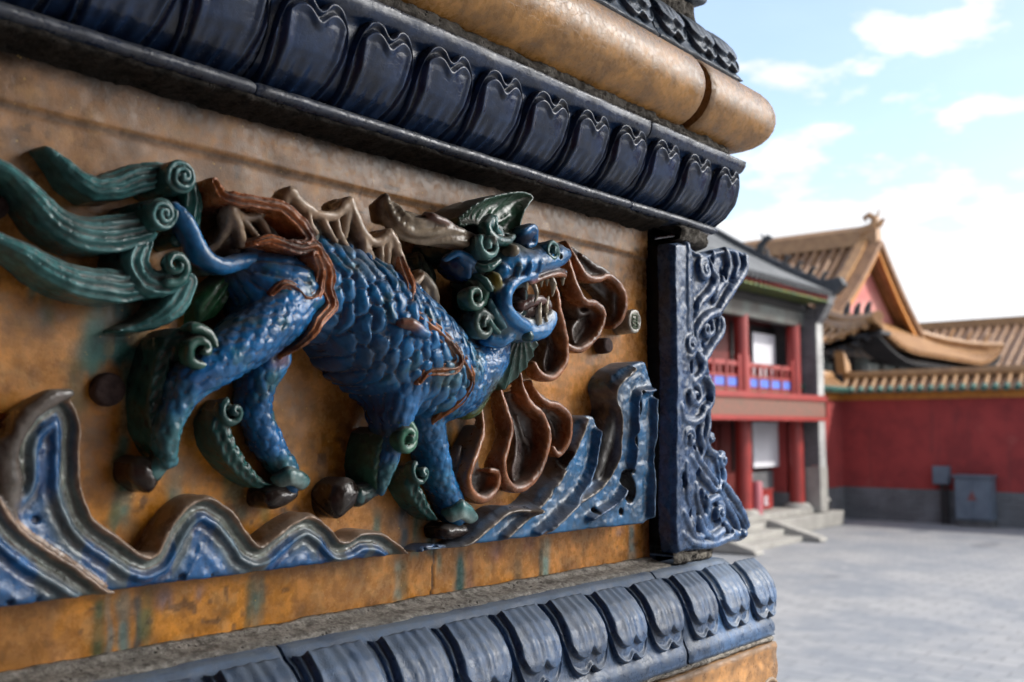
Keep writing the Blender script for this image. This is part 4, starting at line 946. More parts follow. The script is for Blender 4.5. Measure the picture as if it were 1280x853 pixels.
# rolls -------------------------------------------------------------
M_roll = glaze_mat('ochre roll glaze', (.52, .250, .055), dust=.6, dust_col=(.46,.30,.19), bumpk=.3, rough=.18, wear_amt=.1, dark=.4, speck=.25, crackle=.8)
cp, cz, rr = .0415, 2.740, .0392
circ = [(cp+rr*math.cos(a), cz+rr*math.sin(a)) for a in np.linspace(-math.pi*.98, math.pi*.98, 28)]
for x0, x1, mit, lab in ((-.30, .8575, False, 'long ochre glazed roll above the navy petal moulding, left of the gap'), (.8705, .99, True, 'short ochre glazed roll at the pier corner, right of the gap')):
    e = empty('glazed_roll', ((x0+x1)/2, YP, 2.70), lab, 'glazed roll', 'ochre glazed rolls')
    # rounded corner on the mitred piece: silhouette swept with quarter turns
    rows = []
    if not mit:
        n = 180
        for i in range(n+1):
            x = x0+(x1-x0)*i/n; k = 1-.05*math.exp(-(x1-x)/.002)
            rows.append([(x, YP-(cp+(p-cp)*k+.0006*mnoise.noise(Vector((x*30, z*30, 0)))), cz+(z-cz)*k) for p, z in circ])
    else:
        for i in range(13):
            x = x0+(XC-.006-x0)*min(i, 11.5)/12; k = 1-.05*math.exp(-(x-x0)/.002)
            rows.append([(x, YP-(cp+(p-cp)*k), cz+(z-cz)*k) for p, z in circ])
        for k in (.35, .6, .8, .92, 1.0):     # true mitre at the corner
            rows.append([(XC-.012+(.012+p)*k, YP-p, z) for p, z in circ])
        rows.append([(XC+p, YP-p+.006, z) for p, z in circ])
        for i in range(1, 12):
            rows.append([(XC+p, YP+.05+(YB-YP-.06)*(i-1)/11, z) for p, z in circ])
    m = MB(); m.grid(rows, False); m.add(rows[0], [tuple(range(len(circ)))[::-1]]); m.add(rows[-1], [tuple(range(len(circ)))])
    m.build('roll_body', M_roll, e)
# mortar ------------------------------------------------------------
M_mort = mortar_mat('pale mortar', (.10,.09,.08), (.38,.355,.32)); M_mort2 = mortar_mat('dark mortar', (.04,.036,.032), (.19,.175,.155))
def mortar(prof, x0, x1, lab, mat, ret=True, amp=.003, name='mortar_bed', seed=0):
    P = catmull(np.array([(a, b, 0, 0) for a, b in prof]), .0016)[:, :2]; rows = []
    def d(u, i, z): return amp*(1.2*mnoise.noise(Vector((u*45, z*60+seed, i*.08)))+.7*mnoise.noise(Vector((u*150, z*190, seed)))+.35*mnoise.noise(Vector((u*420, z*420, seed))))
    xs = np.arange(x0, x1, .0018)
    for x in xs: rows.append([(x, YP-p-d(x, i, z), z+.5*d(x+3, i, z)) for i, (p, z) in enumerate(P)])
    if ret:
        xe = x1-XC
        for y in np.arange(.002, .30, .004): rows.append([(x1+d(y, i, z), YP-p+y, z+.5*d(y, i, z)) for i, (p, z) in enumerate(P)])
    else: pass
    return tag(MB().grid(rows).build(name, mat), lab, 'mortar', 'mortar joints of the pier')
mortar([(.0,2.2685),(.001,2.2745),(.004,2.2740),(.008,2.2715),(.016,2.2700),(.021,2.2696),(.0255,2.2685),(.0275,2.2665),(.026,2.264)], XL, .868, 'pale crumbling mortar bed between the tile foot and the washed blue petals', M_mort, False, .0016)
mortar([(.005,2.690),(.040,2.6915),(.051,2.6930),(.053,2.6965),(.052,2.7005),(.048,2.705),(.030,2.706)], XL, .955, 'rough grey mortar joint between the navy petals and the ochre roll', M_mort2, True, .0032, seed=3)
mortar([(-.002,2.6015),(.003,2.6040),(.010,2.6056),(.020,2.6068),(.0275,2.6085),(.0285,2.6108),(.020,2.6118)], XL, .868, 'black mortar strip standing in for the shade between the tile top and the navy petal moulding', mortar_mat('lip shade', (.006,.006,.006), (.05,.044,.038)), False, .0022, 'lip_shade', seed=15)  # strip coloured black for the shade under the moulding lip
mortar([(.0,2.842),(.014,2.8435),(.020,2.8480),(.020,2.8560),(.016,2.8640),(.0,2.8650)], .5, .945, 'rough mortar joint at the top edge above the slate blue petals', M_mort2, True, .0035, seed=5)
mortar([(.0,2.5915),(.022,2.5920),(.033,2.5950),(.034,2.6020),(.032,2.6085),(.0,2.6100)], .885, .940, 'lump of grey mortar on top of the corner bracket', M_mort2, True, .004, seed=7)
mortar([(.0,2.2670),(.026,2.2672),(.030,2.2710),(.030,2.2765),(.026,2.2800),(.0,2.2810)], .870, .944, 'dark crumbling mortar under the foot of the corner bracket', mortar_mat('black mortar', (.015,.014,.013), (.26,.24,.21)), True, .0042, seed=9)
mortar([(.05,2.1800),(.066,2.1805),(.0700,2.1825),(.0690,2.1860),(.05,2.187)], XL, .998, 'thin mortar line between the washed blue petals and the carved ochre block', M_mort, True, .0016, seed=11)
# cap block above the top mortar
cb = empty('cap_moulding', (.7, YP, 2.865), 'dark blue cap course at the very top edge of the picture', 'moulding')
sweep_block('band', [(0,2.8655),(.020,2.8660),(.027,2.8700),(.029,2.880),(.034,2.900),(.036,2.93),(0,2.932)], .5, XC, True, M_top, cb)
# carved ochre block at the bottom ----------------------------------
ob = empty('carved_block', (.8, YP, 2.06), 'carved ochre block with round scroll rosettes at the bottom edge below the blue petals', 'carved block')
M_ob = glaze_mat('ochre block glaze', (.40, .20, .070), dust=.5, dust_col=(.26,.21,.17), rough=.35, wear=(.42,.33,.24), wear_amt=.5, dark=.6, crackle=.5)
sweep_block('band', [(0,2.03),(.045,2.031),(.052,2.06),(.058,2.10),(.066,2.125),(.0715,2.145),(.0715,2.165),(.0725,2.1755),(.0715,2.1795),(0,2.1800)], XL, XC, True, M_ob, ob)
M_ros = glaze_mat('rosette glaze', (.27, .165, .085), dust=.6, dust_col=(.24,.21,.185), rough=.35, wear_amt=.3, dark=.6)
for k in range(9):
    xx = .985-.0600*k; m = MB(); cz_ = 2.122
    prev = None
    for rr_, tt in ((.0215, .0030), (.0135, .0028)):
        m.tube([(xx+rr_*math.cos(a), YP-.070+.004*(1 if rr_ < .015 else 0)*0-.000, cz_+rr_*math.sin(a)) for a in np.linspace(-.25*math.pi, 1.25*math.pi, 26)], tt, 8)
    m.grid([[(xx+q*math.cos(a), YP-.062-dy, cz_+q*math.sin(a)) for a in np.linspace(0, 2*math.pi, 28, endpoint=False)] for q, dy in ((.0212,-.012),(.0205,.0),(.016,.004),(.010,.001),(.0085,.006),(.004,.009),(.0004,.0095))], True)
    m.build('rosette', M_ros, ob)

# corner bracket ----------------------------------------------------
brk = empty('corner_bracket', (.93, YP, 2.28), 'tall blue corner bracket carved with openwork scrolls, right of the tile', 'bracket')
M_brk = glaze_mat('bracket glaze', (.036, .088, .200), dust=.45, dust_col=(.17,.18,.19), rough=.22, wear=(.22,.30,.40), wear_amt=.55, dark=.8, crackle=.3)
HB = 34
bo = [(843,303),(858,304),(872,312),(884,316),(897,312),(912,309),(925,311),(934,318),(937,328),(934,343),(927,358),(918,371),(907,386),(903,398),(902,410),(898,425),(890,438),(883,450),(882,462),(888,476),(892,490),(891,508),(888,522),(888,540),(892,556),(899,572),(904,588),(905,602),(911,616),(921,632),(930,645),(936,658),(937,668),(932,677),(915,679),(900,683),(880,689),(860,690),(847,686),(845,600),(846,480),(844,380)]
def b_top(X, Z, d): return .030+.0035*sstep(-.0005, -.0035, d)-.0040*sstep(-.0045, -.0075, d)*sstep(.905, .912, X)+0*Z+.0012*(fbm(X, Z, 150, 4, 3)-.5)
prb = [Poly(bo, b_top, h=HB, edge=.003, base=.0135, col=(.04,.10,.24), k=.001)]
def bt(pts, r=4.2, h=31): return Tube([(a, b, h, r*1.28*(1.15-.4*abs(i/(len(pts)-1)-.4))) for i, (a, b) in enumerate(pts)], step=.003, down=.5, col=(.04,.10,.24), k=.0012)
def bsp(x, y, R, turns=1.3, st=0, cw=1, r=4): return Tube(spiral(x, y, R*1.08, turns, r*1.25, r*.9, 31, 35, st, cw, 30, .2), raw=True, step=.002, down=.5, col=(.045,.11,.25), k=.001)
prb += [bt([(857,308),(857,345),(858,380),(858,410)],4.5), bsp(858,322,6,1,0,1,3), bsp(859,353,6,1.1,90,-1,3), bsp(878,338,13,1.5,60,1,4.4),
  bt([(890,318),(887,335),(893,350),(886,366),(874,378),(868,392)],4.6), bt([(905,314),(909,330),(905,348),(896,362),(892,374)],4.4), bt([(930,322),(927,340),(916,358),(905,376),(899,386)],5), bsp(903,352,7,1,0,1,3.4), bt([(919,318),(921,332),(917,345)],3.6),
  bt([(898,390),(886,394),(875,404),(868,418),(869,430)],4.5), bt([(900,400),(900,414),(892,428),(885,440)],4.6), bt([(888,402),(890,414),(884,422)],3.4), bsp(880,412,8,1.1,30,-1,3.3), bt([(886,440),(878,452),(882,466)],4.2),
  bsp(860,433,13,1.4,250,1,4.6), bt([(871,440),(878,455),(874,470),(866,476)],4.2), bsp(866,495,16,1.0,90,-1,4.2), Ball(864,497,35,8,11,4,col=(.045,.11,.26)), bt([(883,474),(889,490),(886,506),(880,514)],4.4),
  bt([(850,508),(852,522),(864,528),(876,522),(880,510)],4.2), bt([(884,516),(884,532),(880,548),(884,562),(894,568)],4.4), bsp(860,548,12,1.2,200,-1,4.2), bsp(887,548,6,1,0,1,3), bt([(876,530),(873,545),(878,560),(874,574)],4),
  bt([(866,560),(872,575),(884,590),(895,602)],4), bt([(862,572),(872,588),(884,602),(893,612)],3.8), bsp(901,576,8,1.1,70,1,3.6), bt([(903,588),(903,602),(897,612)],4), bt([(856,580),(855,600),(857,622),(860,636)],4.6), 
  bt([(905,606),(915,622),(926,640),(933,656)],4.6), bt([(897,612),(905,628),(915,644),(922,660)],4.2), bt([(868,606),(868,622),(874,640),(882,656)],4.4), bt([(878,616),(884,632),(880,648)],4), bsp(897,641,12,1.4,100,-1,4), bt([(884,628),(896,622),(908,628)],3.4),
  bt([(852,642),(858,656),(866,670),(876,672)],4.6), bt([(872,648),(878,664),(890,672),(902,664)],4.4), bt([(905,655),(914,666),(926,668)],4), Ball(929,667,35,6,6,5,col=(.05,.11,.25)), bt([(852,668),(866,680),(890,680),(912,672)],4.4), bsp(862,655,6,1,0,1,3.2)]
for hx, hy, a, b in ((893,325,3,6),(908,342,3,8),(918,345,3,9),(872,372,3,6),(891,405,2.5,5),(886,430,3.5,6),(868,458,3,9),(891,498,2,5),(871,556,2.5,7),(876,590,2,6),(858,600,2.5,10),(917,664,4,4),(888,658,2.5,5),(866,640,2.5,7),(906,610,2.5,5),(885,620,2,5),(870,318,2.5,5),(900,650,2,3)):
    prb.append(Ball(hx, hy, 36, a, b, 12, col=(.03,.035,.04), cut=True, k=.002))
carve('scroll_carving', prb, .00125, M_brk, brk)
bs = MB(); x0_ = P2(845,480,.030)[0]
bs.box(x0_+.006, XC+.004, YP-.012, YP+.06, 2.2835, 2.5905); bs.build('bracket_bed', M_dark, brk, bevel=.003)
# ------------------------------------------------------------------ the courtyard and its buildings
def struct(o): o['kind'] = 'structure'; return o
def paving_mat():
    m, nt, b = newmat('courtyard paving'); g = N(nt); P = g.pos()
    br = nt.nodes.new('ShaderNodeTexBrick'); nt.links.new(g.mapping(P, (1, 1, 1), (0, 0, rad(90))), br.inputs['Vector'])
    br.inputs['Scale'].default_value = 1.0; br.inputs['Brick Width'].default_value = .46; br.inputs['Row Height'].default_value = .23; br.inputs['Mortar Size'].default_value = .012; br.inputs['Bias'].default_value = -.2
    br.inputs['Color1'].default_value = (.29,.29,.295,1); br.inputs['Color2'].default_value = (.22,.225,.235,1); br.inputs['Mortar'].default_value = (.155,.155,.16,1)
    c = g.mix(g.ramp(g.noise(P, .55, 6, .65), .38, .64, 0, .75), br.outputs['Color'], (.17,.185,.21))
    c = g.mix(g.ramp(g.noise(P, 3.2, 5, .6), .5, .75, 0, .6), c, (.33,.33,.33))
    # worn repair patches of darker slabs
    v = g.voro(g.mapping(P, (.55, 1.4, 1)), .35, 'F1'); c = g.mix(g.ramp(v.outputs['Distance'], .16, .12, 0, .5), c, (.11,.115,.13))
    nt.links.new(c, b.inputs['Base Color']); b.inputs['Roughness'].default_value = .8; b.inputs['Specular IOR Level'].default_value = .3
    nt.links.new(g.bump(g.noise(P, 14, 5, .6), .6, .012), b.inputs['Normal']); return m
m = MB(); m.box(-600, 900, -700, 900, -.5, 0); struct(m.build('courtyard_ground', paving_mat()))
M_red = plain_mat('red lacquer', (.27,.026,.022), (.20,.020,.017), 2.2, .45, spec=.5)
def redwall_mat():
    m, nt, b = newmat('red lime wall'); g = N(nt); P = g.pos()
    c = g.mix(g.ramp(g.noise(P, 1.1, 6, .65), .35, .68), (.31,.040,.037), (.20,.026,.026))
    st = g.noise(g.mapping(P, (2.6, 2.6, .22)), 1.0, 6, .7); c = g.mix(g.ramp(st, .54, .74, 0, .6), c, (.13,.030,.030))
    c = g.mix(g.ramp(g.noise(P, .7, 5, .7), .60, .72, 0, .35), c, (.36,.10,.085))
    nt.links.new(c, b.inputs['Base Color']); b.inputs['Roughness'].default_value = .9
    nt.links.new(g.bump(g.noise(P, 5, 6, .65), .8, .006), b.inputs['Normal']); return m
M_redwall = redwall_mat()
M_gold = plain_mat('ochre brick band', (.48,.20,.035), (.33,.13,.03), 6, .6)
M_gb = plain_mat('grey brickwork', (.13,.13,.135), (.075,.075,.08), 3, .9, .004, 30)
def brick_mat(name, c1, c2, mo, bw, rh):
    m, nt, b = newmat(name); g = N(nt); P = g.pos()
    sx = nt.nodes.new('ShaderNodeSeparateXYZ'); nt.links.new(P, sx.inputs[0]); cb_ = nt.nodes.new('ShaderNodeCombineXYZ')
    nt.links.new(g.math('ADD', sx.outputs[0], sx.outputs[1]), cb_.inputs[0]); nt.links.new(sx.outputs[2], cb_.inputs[1])
    br = nt.nodes.new('ShaderNodeTexBrick'); nt.links.new(cb_.outputs[0], br.inputs['Vector']); br.inputs['Scale'].default_value = 1
    br.inputs['Brick Width'].default_value = bw; br.inputs['Row Height'].default_value = rh; br.inputs['Mortar Size'].default_value = .008
    for k, v in (('Color1', c1), ('Color2', c2), ('Mortar', mo)): br.inputs[k].default_value = v+(1,)
    n = g.ramp(g.noise(P, 1.6, 6, .65), .4, .68, 0, .6)
    nt.links.new(g.mix(n, br.outputs['Color'], tuple(x*1.7 for x in c1)), b.inputs['Base Color']); b.inputs['Roughness'].default_value = .9; return m
M_brickw = brick_mat('blue grey brick', (.10,.102,.11), (.07,.07,.078), (.15,.15,.15), .30, .075)
M_brickp = brick_mat('pale pier brick', (.27,.27,.265), (.20,.20,.20), (.33,.32,.31), .30, .075)
M_stone = plain_mat('pale stone', (.32,.31,.285), (.24,.23,.215), 2.5, .85, .004, 20)
M_ytile = plain_mat('yellow roof tile', (.25,.135,.065), (.15,.075,.038), 2.5, .45, .008, 14, spec=.5)
M_yroll = plain_mat('yellow ridge tile', (.34,.185,.075), (.23,.115,.045), 3, .4, .008, 14, spec=.5)
M_gtile = plain_mat('green eave tile', (.05,.15,.11), (.03,.08,.07), 5, .35, spec=.5)
M_slate = plain_mat('grey clay roof tile', (.17,.175,.18), (.10,.105,.11), 2.0, .75, .008, 12)
M_slated = plain_mat('dark ridge tile', (.06,.063,.07), (.035,.037,.04), 3, .7)
M_shade = plain_mat('dark painted timber', (.035,.032,.032), (.02,.02,.022), 2, .6)
M_door = plain_mat('dull red door', (.13,.018,.016), (.085,.014,.012), 2, .6)
M_white = plain_mat('white board', (.62,.62,.66), (.54,.54,.58), 1.5, .6)
M_blue = plain_mat('blue panel paint', (.10,.18,.60), (.07,.13,.46), 4, .5); M_grn = plain_mat('green panel paint', (.06,.20,.12), (.03,.12,.08), 4, .5)
M_beam = plain_mat('faded beam painting', (.16,.175,.165), (.10,.085,.075), 1.6, .8)
M_fascia = plain_mat('faded pattern paint', (.20,.085,.065), (.13,.085,.065), 9, .8)

def ridge_x(m, x0, x1, y, z, hw, h):   # ridge running along X
    m.prism([(x0, y-hw, z), (x0, y+hw, z), (x0, y+hw*.7, z+h*.75), (x0, y, z+h), (x0, y-hw*.7, z+h*.75)], (x1-x0, 0, 0))
def tile_slope(m, rows, rib, pitch, sides=5):
    """rows: list of polylines (lists of Vector) from eave to ridge, laid every 'pitch'; each becomes a half-round tile rib"""
    for r in rows: m.tube(r, rib, sides, True)
def curve_slope(p0, p1, sag, n=7):
    p0, p1 = Vector(p0), Vector(p1); return [p0.lerp(p1, t/(n-1))+Vector((0, 0, -sag*math.sin(math.pi*t/(n-1)))) for t in range(n)]

# red boundary wall -------------------------------------------------
def red_wall(e, axis, c, a0, a1, H=3.22):
    """axis 'x': face lies in plane X=c and runs over Y a0..a1; 'y': face in plane Y=c"""
    def bx(m, d0, d1, z0, z1, s0=a0, s1=a1):
        return m.box(c+d0, c+d1, s0, s1, z0, z1) if axis == 'x' else m.box(s0, s1, c+d0, c+d1, z0, z1)
    bx(MB(), -.05, .60, 0, .86).build('wall_base', M_brickw, e)
    bx(MB(), 0, .55, .86, H).build('wall_face', M_redwall, e)
    m = MB(); bx(m, -.06, .61, H, H+.10); bx(m, -.10, .65, H+.10, H+.20); m.build('wall_cornice', M_gold, e)
    base = MB(); ribs = MB(); caps = MB()
    d0, d1, zc, zt = -.32, .275, H+.26, H+.62
    def pt(s, d, z): return Vector((c+d, s, z)) if axis == 'x' else Vector((s, c+d, z))
    for sgn in (0, 1):
        dd = (lambda d: d) if not sgn else (lambda d: .55-d)
        base.add([pt(a0, dd(d0), zc-.04), pt(a1, dd(d0), zc-.04), pt(a1, .275, zt-.03), pt(a0, .275, zt-.03)], [(0, 1, 2, 3)])
        n = int(abs(a1-a0)/.26)
        for i in range(n):
            s = a0+(i+.5)*(a1-a0)/n
            ribs.tube([pt(s, dd(d0+.12), zc+.045), pt(s, dd(.12), zt-.06), pt(s, .275, zt)], .062, 6)
            caps.tube([pt(s, dd(d0-.03), zc-.03), pt(s, dd(d0+.13), zc+.05)], .075, 8)
    base.build('coping_bed', M_ytile, e); ribs.build('coping_tiles', M_yroll, e); caps.build('eave_tiles', M_gtile, e)
    m = MB(); p = [(-.10, 0), (.10, 0), (.12, .10), (.07, .22), (-.07, .22), (-.12, .10)]
    poly = [pt(a0, .275+u, zt-.03+v) for u, v in p]; m.prism(poly, (0, a1-a0, 0) if axis == 'x' else (a1-a0, 0, 0)); m.build('coping_ridge', M_yroll, e)
WX = 27.2
e = empty('boundary_wall', (WX, 5, 0), 'long shaded red wall with yellow and green tiled coping facing the courtyard', 'wall', 'red boundary walls')
red_wall(e, 'x', WX, -26, 10.9)
e = empty('boundary_wall', (25.8, 10.9, 0), 'short sunlit red wall return between the grey brick pier and the shaded corner', 'wall', 'red boundary walls')
red_wall(e, 'y', 10.9, 23.6, WX)
m = MB(); m.prism([(WX+.1, 10.78, 3.95), (WX+.5, 10.78, 3.95), (WX+.42, 10.78, 4.25), (WX+.10, 10.78, 4.52), (WX-.06, 10.78, 4.60), (WX+.0, 10.78, 4.35)], (0, .28, 0))
tag(m.build('ridge_finial', M_yroll, bevel=.03), 'small yellow ridge finial standing on the corner of the wall coping', 'finial')

# two-storey pavilion ----------------------------------------------
pav = empty('pavilion', (20, 11, 0), 'two storey red and grey pavilion with balcony and grey tiled roof', 'pavilion')
FZ = .50; PYC = 10.7
MB().box(8.6, 25.30, 10.15, 18.0, 0, .36).build('terrace', M_stone, pav, bevel=.02)
MB().box(8.8, 24.6, 10.38, 17.8, .36, FZ).build('plinth', M_stone, pav, bevel=.02)
for a in (23.72, 20.92, 18.12, 15.32, 12.52, 9.72):
    m = MB(); m.tube([(a, PYC, FZ+.10), (a, PYC, 2.66)], .19, 20); m.build('column', M_red, pav)
    m = MB(); m.tube([(a, PYC, FZ), (a, PYC, FZ+.07), (a, PYC, FZ+.12)], [.34, .33, .24], 20); m.build('column_base', M_stone, pav)
    m = MB(); m.tube([(a, PYC, 3.23), (a, PYC, 5.05)], .17, 20); m.build('column', M_red, pav)
m = MB(); m.box(9, 23.95, 9.98, 10.08, 2.66, 3.22); m.build('balcony_fascia', M_fascia, pav)
m = MB(); m.box(9, 23.97, 9.94, 10.10, 3.10, 3.24); m.box(9, 23.97, 9.95, 10.10, 2.62, 2.72); m.box(23.90, 23.99, 9.94, 10.5, 2.62, 3.24); m.build('balcony_edge', M_red, pav)
MB().box(9, 23.95, 10.08, 12.4, 2.72, 3.20).build('balcony_deck', M_shade, pav)
# pier at the end of the gable wall
MB().box(24.02, 24.40, 10.24, 15.9, FZ+1.02, 5.45).build('gable_wall', M_brickw, pav)
MB().box(9.0, 9.4, 10.24, 17.4, FZ-.12, 5.45).build('gable_wall', M_brickw, pav)
MB().box(9.4, 24.02, 17.0, 17.4, FZ-.12, 5.6).build('rear_wall', M_brickw, pav)
MB().box(24.03, 24.405, 10.215, 10.24, FZ+1.0, 5.40).build('pier_face', M_brickp, pav)
MB().box(24.00, 24.44, 10.20, 10.60, FZ-.12, FZ+1.0).build('pier_foot', M_stone, pav, bevel=.015)
MB().box(24.02, 24.40, 10.60, 15.9, FZ-.12, FZ+1.02).build('gable_foot', M_brickw, pav)
m = MB(); m.prism([(24.03, 10.24, 5.05), (24.03, 10.10, 5.20), (24.03, 9.90, 5.55), (24.03, 9.86, 5.85), (24.03, 10.24, 5.90)], (.36, 0, 0)); m.build('pier_corbel', M_brickw, pav)
# back walls, doors and boards
MB().box(9, 24.02, 11.40, 11.7, FZ, 5.6).build('inner_wall', M_door, pav)
MB().box(21.9, 24.0, 11.26, 11.34, FZ, 1.40).build('sill_wall', M_brickw, pav)
for z0, z1 in ((1.45, 2.62), (3.24, 5.0)):
    MB().box(21.7, 24.0, 11.34, 11.39, z0, z1).build('dark_opening', M_shade, pav)
MB().box(22.25, 23.62, 11.10, 11.16, 1.50, 2.60).build('window_board', M_white, pav, bevel=.01)
MB().box(22.35, 23.55, 11.10, 11.16, 3.50, 4.78).build('window_board', M_white, pav, bevel=.01)
for i in range(37):
    MB().box(9.9+.31*i, 10.12+.31*i, 11.35, 11.40, FZ+.3, 2.5).build('door_leaf', M_door, pav, bevel=.01)
# railing
for (a0, a1) in ((21.12, 23.54), (18.32, 20.72), (15.5, 17.9), (12.7, 15.1), (9.9, 12.3)):
    m = MB(); m.box(a0, a1, PYC-.05, PYC+.05, 3.86, 3.96); m.box(a0, a1, PYC-.04, PYC+.04, 3.60, 3.66); m.box(a0, a1, PYC-.04, PYC+.04, 3.33, 3.38)
    k = int((a1-a0)/.52)
    for i in range(k+1): xx = a0+(a1-a0)*i/k; m.box(xx-.035, xx+.035, PYC-.05, PYC+.05, 3.24, 3.96)
    for i in range(k): xx = a0+(a1-a0)*(i+.5)/k; m.box(xx-.03, xx+.03, PYC-.03, PYC+.03, 3.66, 3.86)
    m.build('railing', M_red, pav)
    m = MB()
    for i in range(k): xx = a0+(a1-a0)*i/k; m.box(xx+.06, xx+(a1-a0)/k-.06, PYC-.02, PYC+.02, 3.40, 3.59)
    m.build('blue_panels', M_blue, pav)
    m = MB()
    for i in range(k): xx = a0+(a1-a0)*i/k; m.box(xx+.05, xx+(a1-a0)/k-.05, PYC-.02, PYC+.02, 3.25, 3.32)
    m.build('green_panels', M_grn, pav)
for a in (23.50, 21.14, 20.70): MB().box(a-.05, a+.05, PYC-.08, PYC+.06, 3.24, 4.12).build('newel_post', M_red, pav)
# beam, rafters, roof
MB().box(9, 24.02, PYC-.16, PYC+.16, 5.0, 5.36).build('painted_beam', M_beam, pav)
MB().box(9, 24.02, PYC-.20, PYC+.20, 5.38, 5.62).build('upper_beam', M_shade, pav)
EYv, EZ, RYv, RZ = 9.88, 5.80, 13.7, 8.05
def slopeP(x, t):
    return Vector((x, EYv+(RYv-EYv)*t, EZ+(RZ-EZ)*(t*.80+.20*t*t)))
m = MB()
for i in range(62): xx = 9.3+.24*i; m.tube([(xx, EYv+.02, EZ-.13), (xx, EYv+1.5, EZ+.50)], .05, 6)
m.build('rafters', M_red, pav)
m = MB()
for i in range(62): xx = 9.3+.24*i; m.box(xx-.055, xx+.055, EYv-.0, EYv+.7, EZ-.235, EZ-.185)
m.build('rafter_ends', plain_mat('green and yellow rafter paint', (.22,.22,.05), (.035,.12,.08), 14, .6), pav)
MB().grid([[slopeP(x, t/8)+Vector((0, 0, -.02)) for t in range(9)] for x in (9, 24.45)]).build('roof_bed', M_slate, pav)
MB().grid([[Vector((x, 2*RYv-slopeP(x, t/8).y, slopeP(x, t/8).z-.02)) for t in range(9)] for x in (9, 24.45)]).build('rear_roof', M_slate, pav)
MB().grid([[slopeP(x, t/8)+Vector((0, 0, -.12)) for t in range(9)] for x in (9, 24.45)]).build('roof_boards', M_shade, pav)
m = MB()
for i in range(70): xx = 9.1+.22*i; m.tube([slopeP(xx, t/8)+Vector((0, 0, .01)) for t in range(9)], .062, 6)
m.build('tile_rows', M_slate, pav)
m = MB()
for i in range(70): xx = 9.1+.22*i; m.tube([slopeP(xx, 0)+Vector((0, -.03, -.01)), slopeP(xx, 0)+Vector((0, .03, .0))], .085, 8)
m.build('eave_discs', M_slated, pav)
m = MB()
for xo in (24.40,):
    for a, b in zip(range(0, 8), range(1, 9)):
        p, q = slopeP(xo, a/8), slopeP(xo, b/8)
        m.prism([p+Vector((-.16, 0, -.10)), p+Vector((.16, 0, -.10)), p+Vector((.13, 0, .26)), p+Vector((-.13, 0, .26))], q-p)
m.build('rake_ridge', M_slated, pav)
m = MB(); p = slopeP(24.4, 0); m.prism([p+Vector((-.16, -.05, 0)), p+Vector((-.16, -.30, .22)), p+Vector((-.16, -.20, .42)), p+Vector((-.16, .25, .36)), p+Vector((-.16, .3, 0))], (.32, 0, 0)); m.build('rake_end', M_slated, pav)
m = MB(); ridge_x(m, 9, 24.5, RYv, RZ-.08, .20, .5); m.build('main_ridge', M_slated, pav)
MB().prism([(24.38, 10.3, 5.4), (24.38, RYv, RZ-.1), (24.38, 2*RYv-10.3, 5.4)], (.02, 0, 0)).build('gable_end', M_brickw, pav)
def roof_beast(t, s, par, mat, x=24.4):
    p = slopeP(x, t)+Vector((0, 0, .24)); m = MB()
    m.tube([p+Vector((0, .10*s, 0)), p+Vector((0, .05*s, .22*s)), p+Vector((0, -.05*s, .34*s)), p+Vector((0, -.16*s, .42*s)), p+Vector((0, -.26*s, .38*s))], [.11*s, .12*s, .09*s, .10*s, .05*s], 8)
    m.tube([p+Vector((0, -.05*s, .38*s)), p+Vector((0, .06*s, .58*s))], [.05*s, .01*s], 6); m.tube([p+Vector((0, -.10*s, .12*s)), p+Vector((0, -.14*s, -.06))], [.05*s, .05*s], 6)
    m.build('ridge_figure', mat, par)
roof_beast(.50, 1.0, pav, M_slated)
for t in (.33, .24, .15, .07): roof_beast(t, .5, pav, M_slated)
MB().prism([(9.02, 10.3, 5.4), (9.02, RYv, RZ-.15), (9.02, 2*RYv-10.3, 5.4)], (.02, 0, 0)).build('gable_end', M_brickw, pav)
# steps in front
st = empty('stone_steps', (21.5, 9.6, 0), 'pale stone steps with sloping side slabs in front of the pavilion terrace', 'steps')
for i in range(2): MB().box(18.2, 20.9, 10.15-.42*(i+1), 10.15-.42*i, 0, .36-.12*(i+1)).build('step', M_stone, st, bevel=.012)
def side_slab(x):
    m = MB(); m.prism([(x, 10.14, .02), (x, 10.14, .43), (x, 8.95, .10), (x, 8.90, .02)], (.36, 0, 0)); m.build('side_slab', M_stone, st, bevel=.012)
side_slab(20.9); side_slab(17.85)

# fire box, cabinets ------------------------------------------------
fb = empty('fire_box', (22.4, 11.4, FZ), 'red fire equipment box with a white mark on the pavilion porch', 'fire box')
MB().box(22.05, 22.80, 10.90, 11.22, FZ+.02, FZ+.46).build('box_body', M_red, fb, bevel=.02); MB().box(22.02, 22.83, 10.87, 11.25, FZ+.46, FZ+.50).build('lid', M_red, fb, bevel=.01)
m = MB(); m.box(22.34, 22.39, 10.89, 10.90, FZ+.15, FZ+.34); m.box(22.45, 22.50, 10.89, 10.90, FZ+.15, FZ+.34); m.box(22.34, 22.50, 10.885, 10.90, FZ+.12, FZ+.16); m.build('mark', M_white, fb)
pk = empty('pink_bollard', (21.25, 10.45, FZ), 'pink cylinder standing against the foot of the left red column', 'bollard')
m = MB(); m.tube([(21.22, 10.52, FZ), (21.22, 10.52, FZ+.70), (21.22, 10.52, FZ+.74)], [.11, .11, .08], 16); m.build('post', plain_mat('pink plastic', (.40,.13,.15), (.34,.10,.12), 4, .5), pk)
M_cab = plain_mat('blue grey cabinet paint', (.12,.15,.19), (.09,.115,.15), 3, .5)
cab = empty('electric_cabinet', (26.8, 7.4, 0), 'large blue grey electrical cabinet on a brick foot by the red wall', 'cabinet')
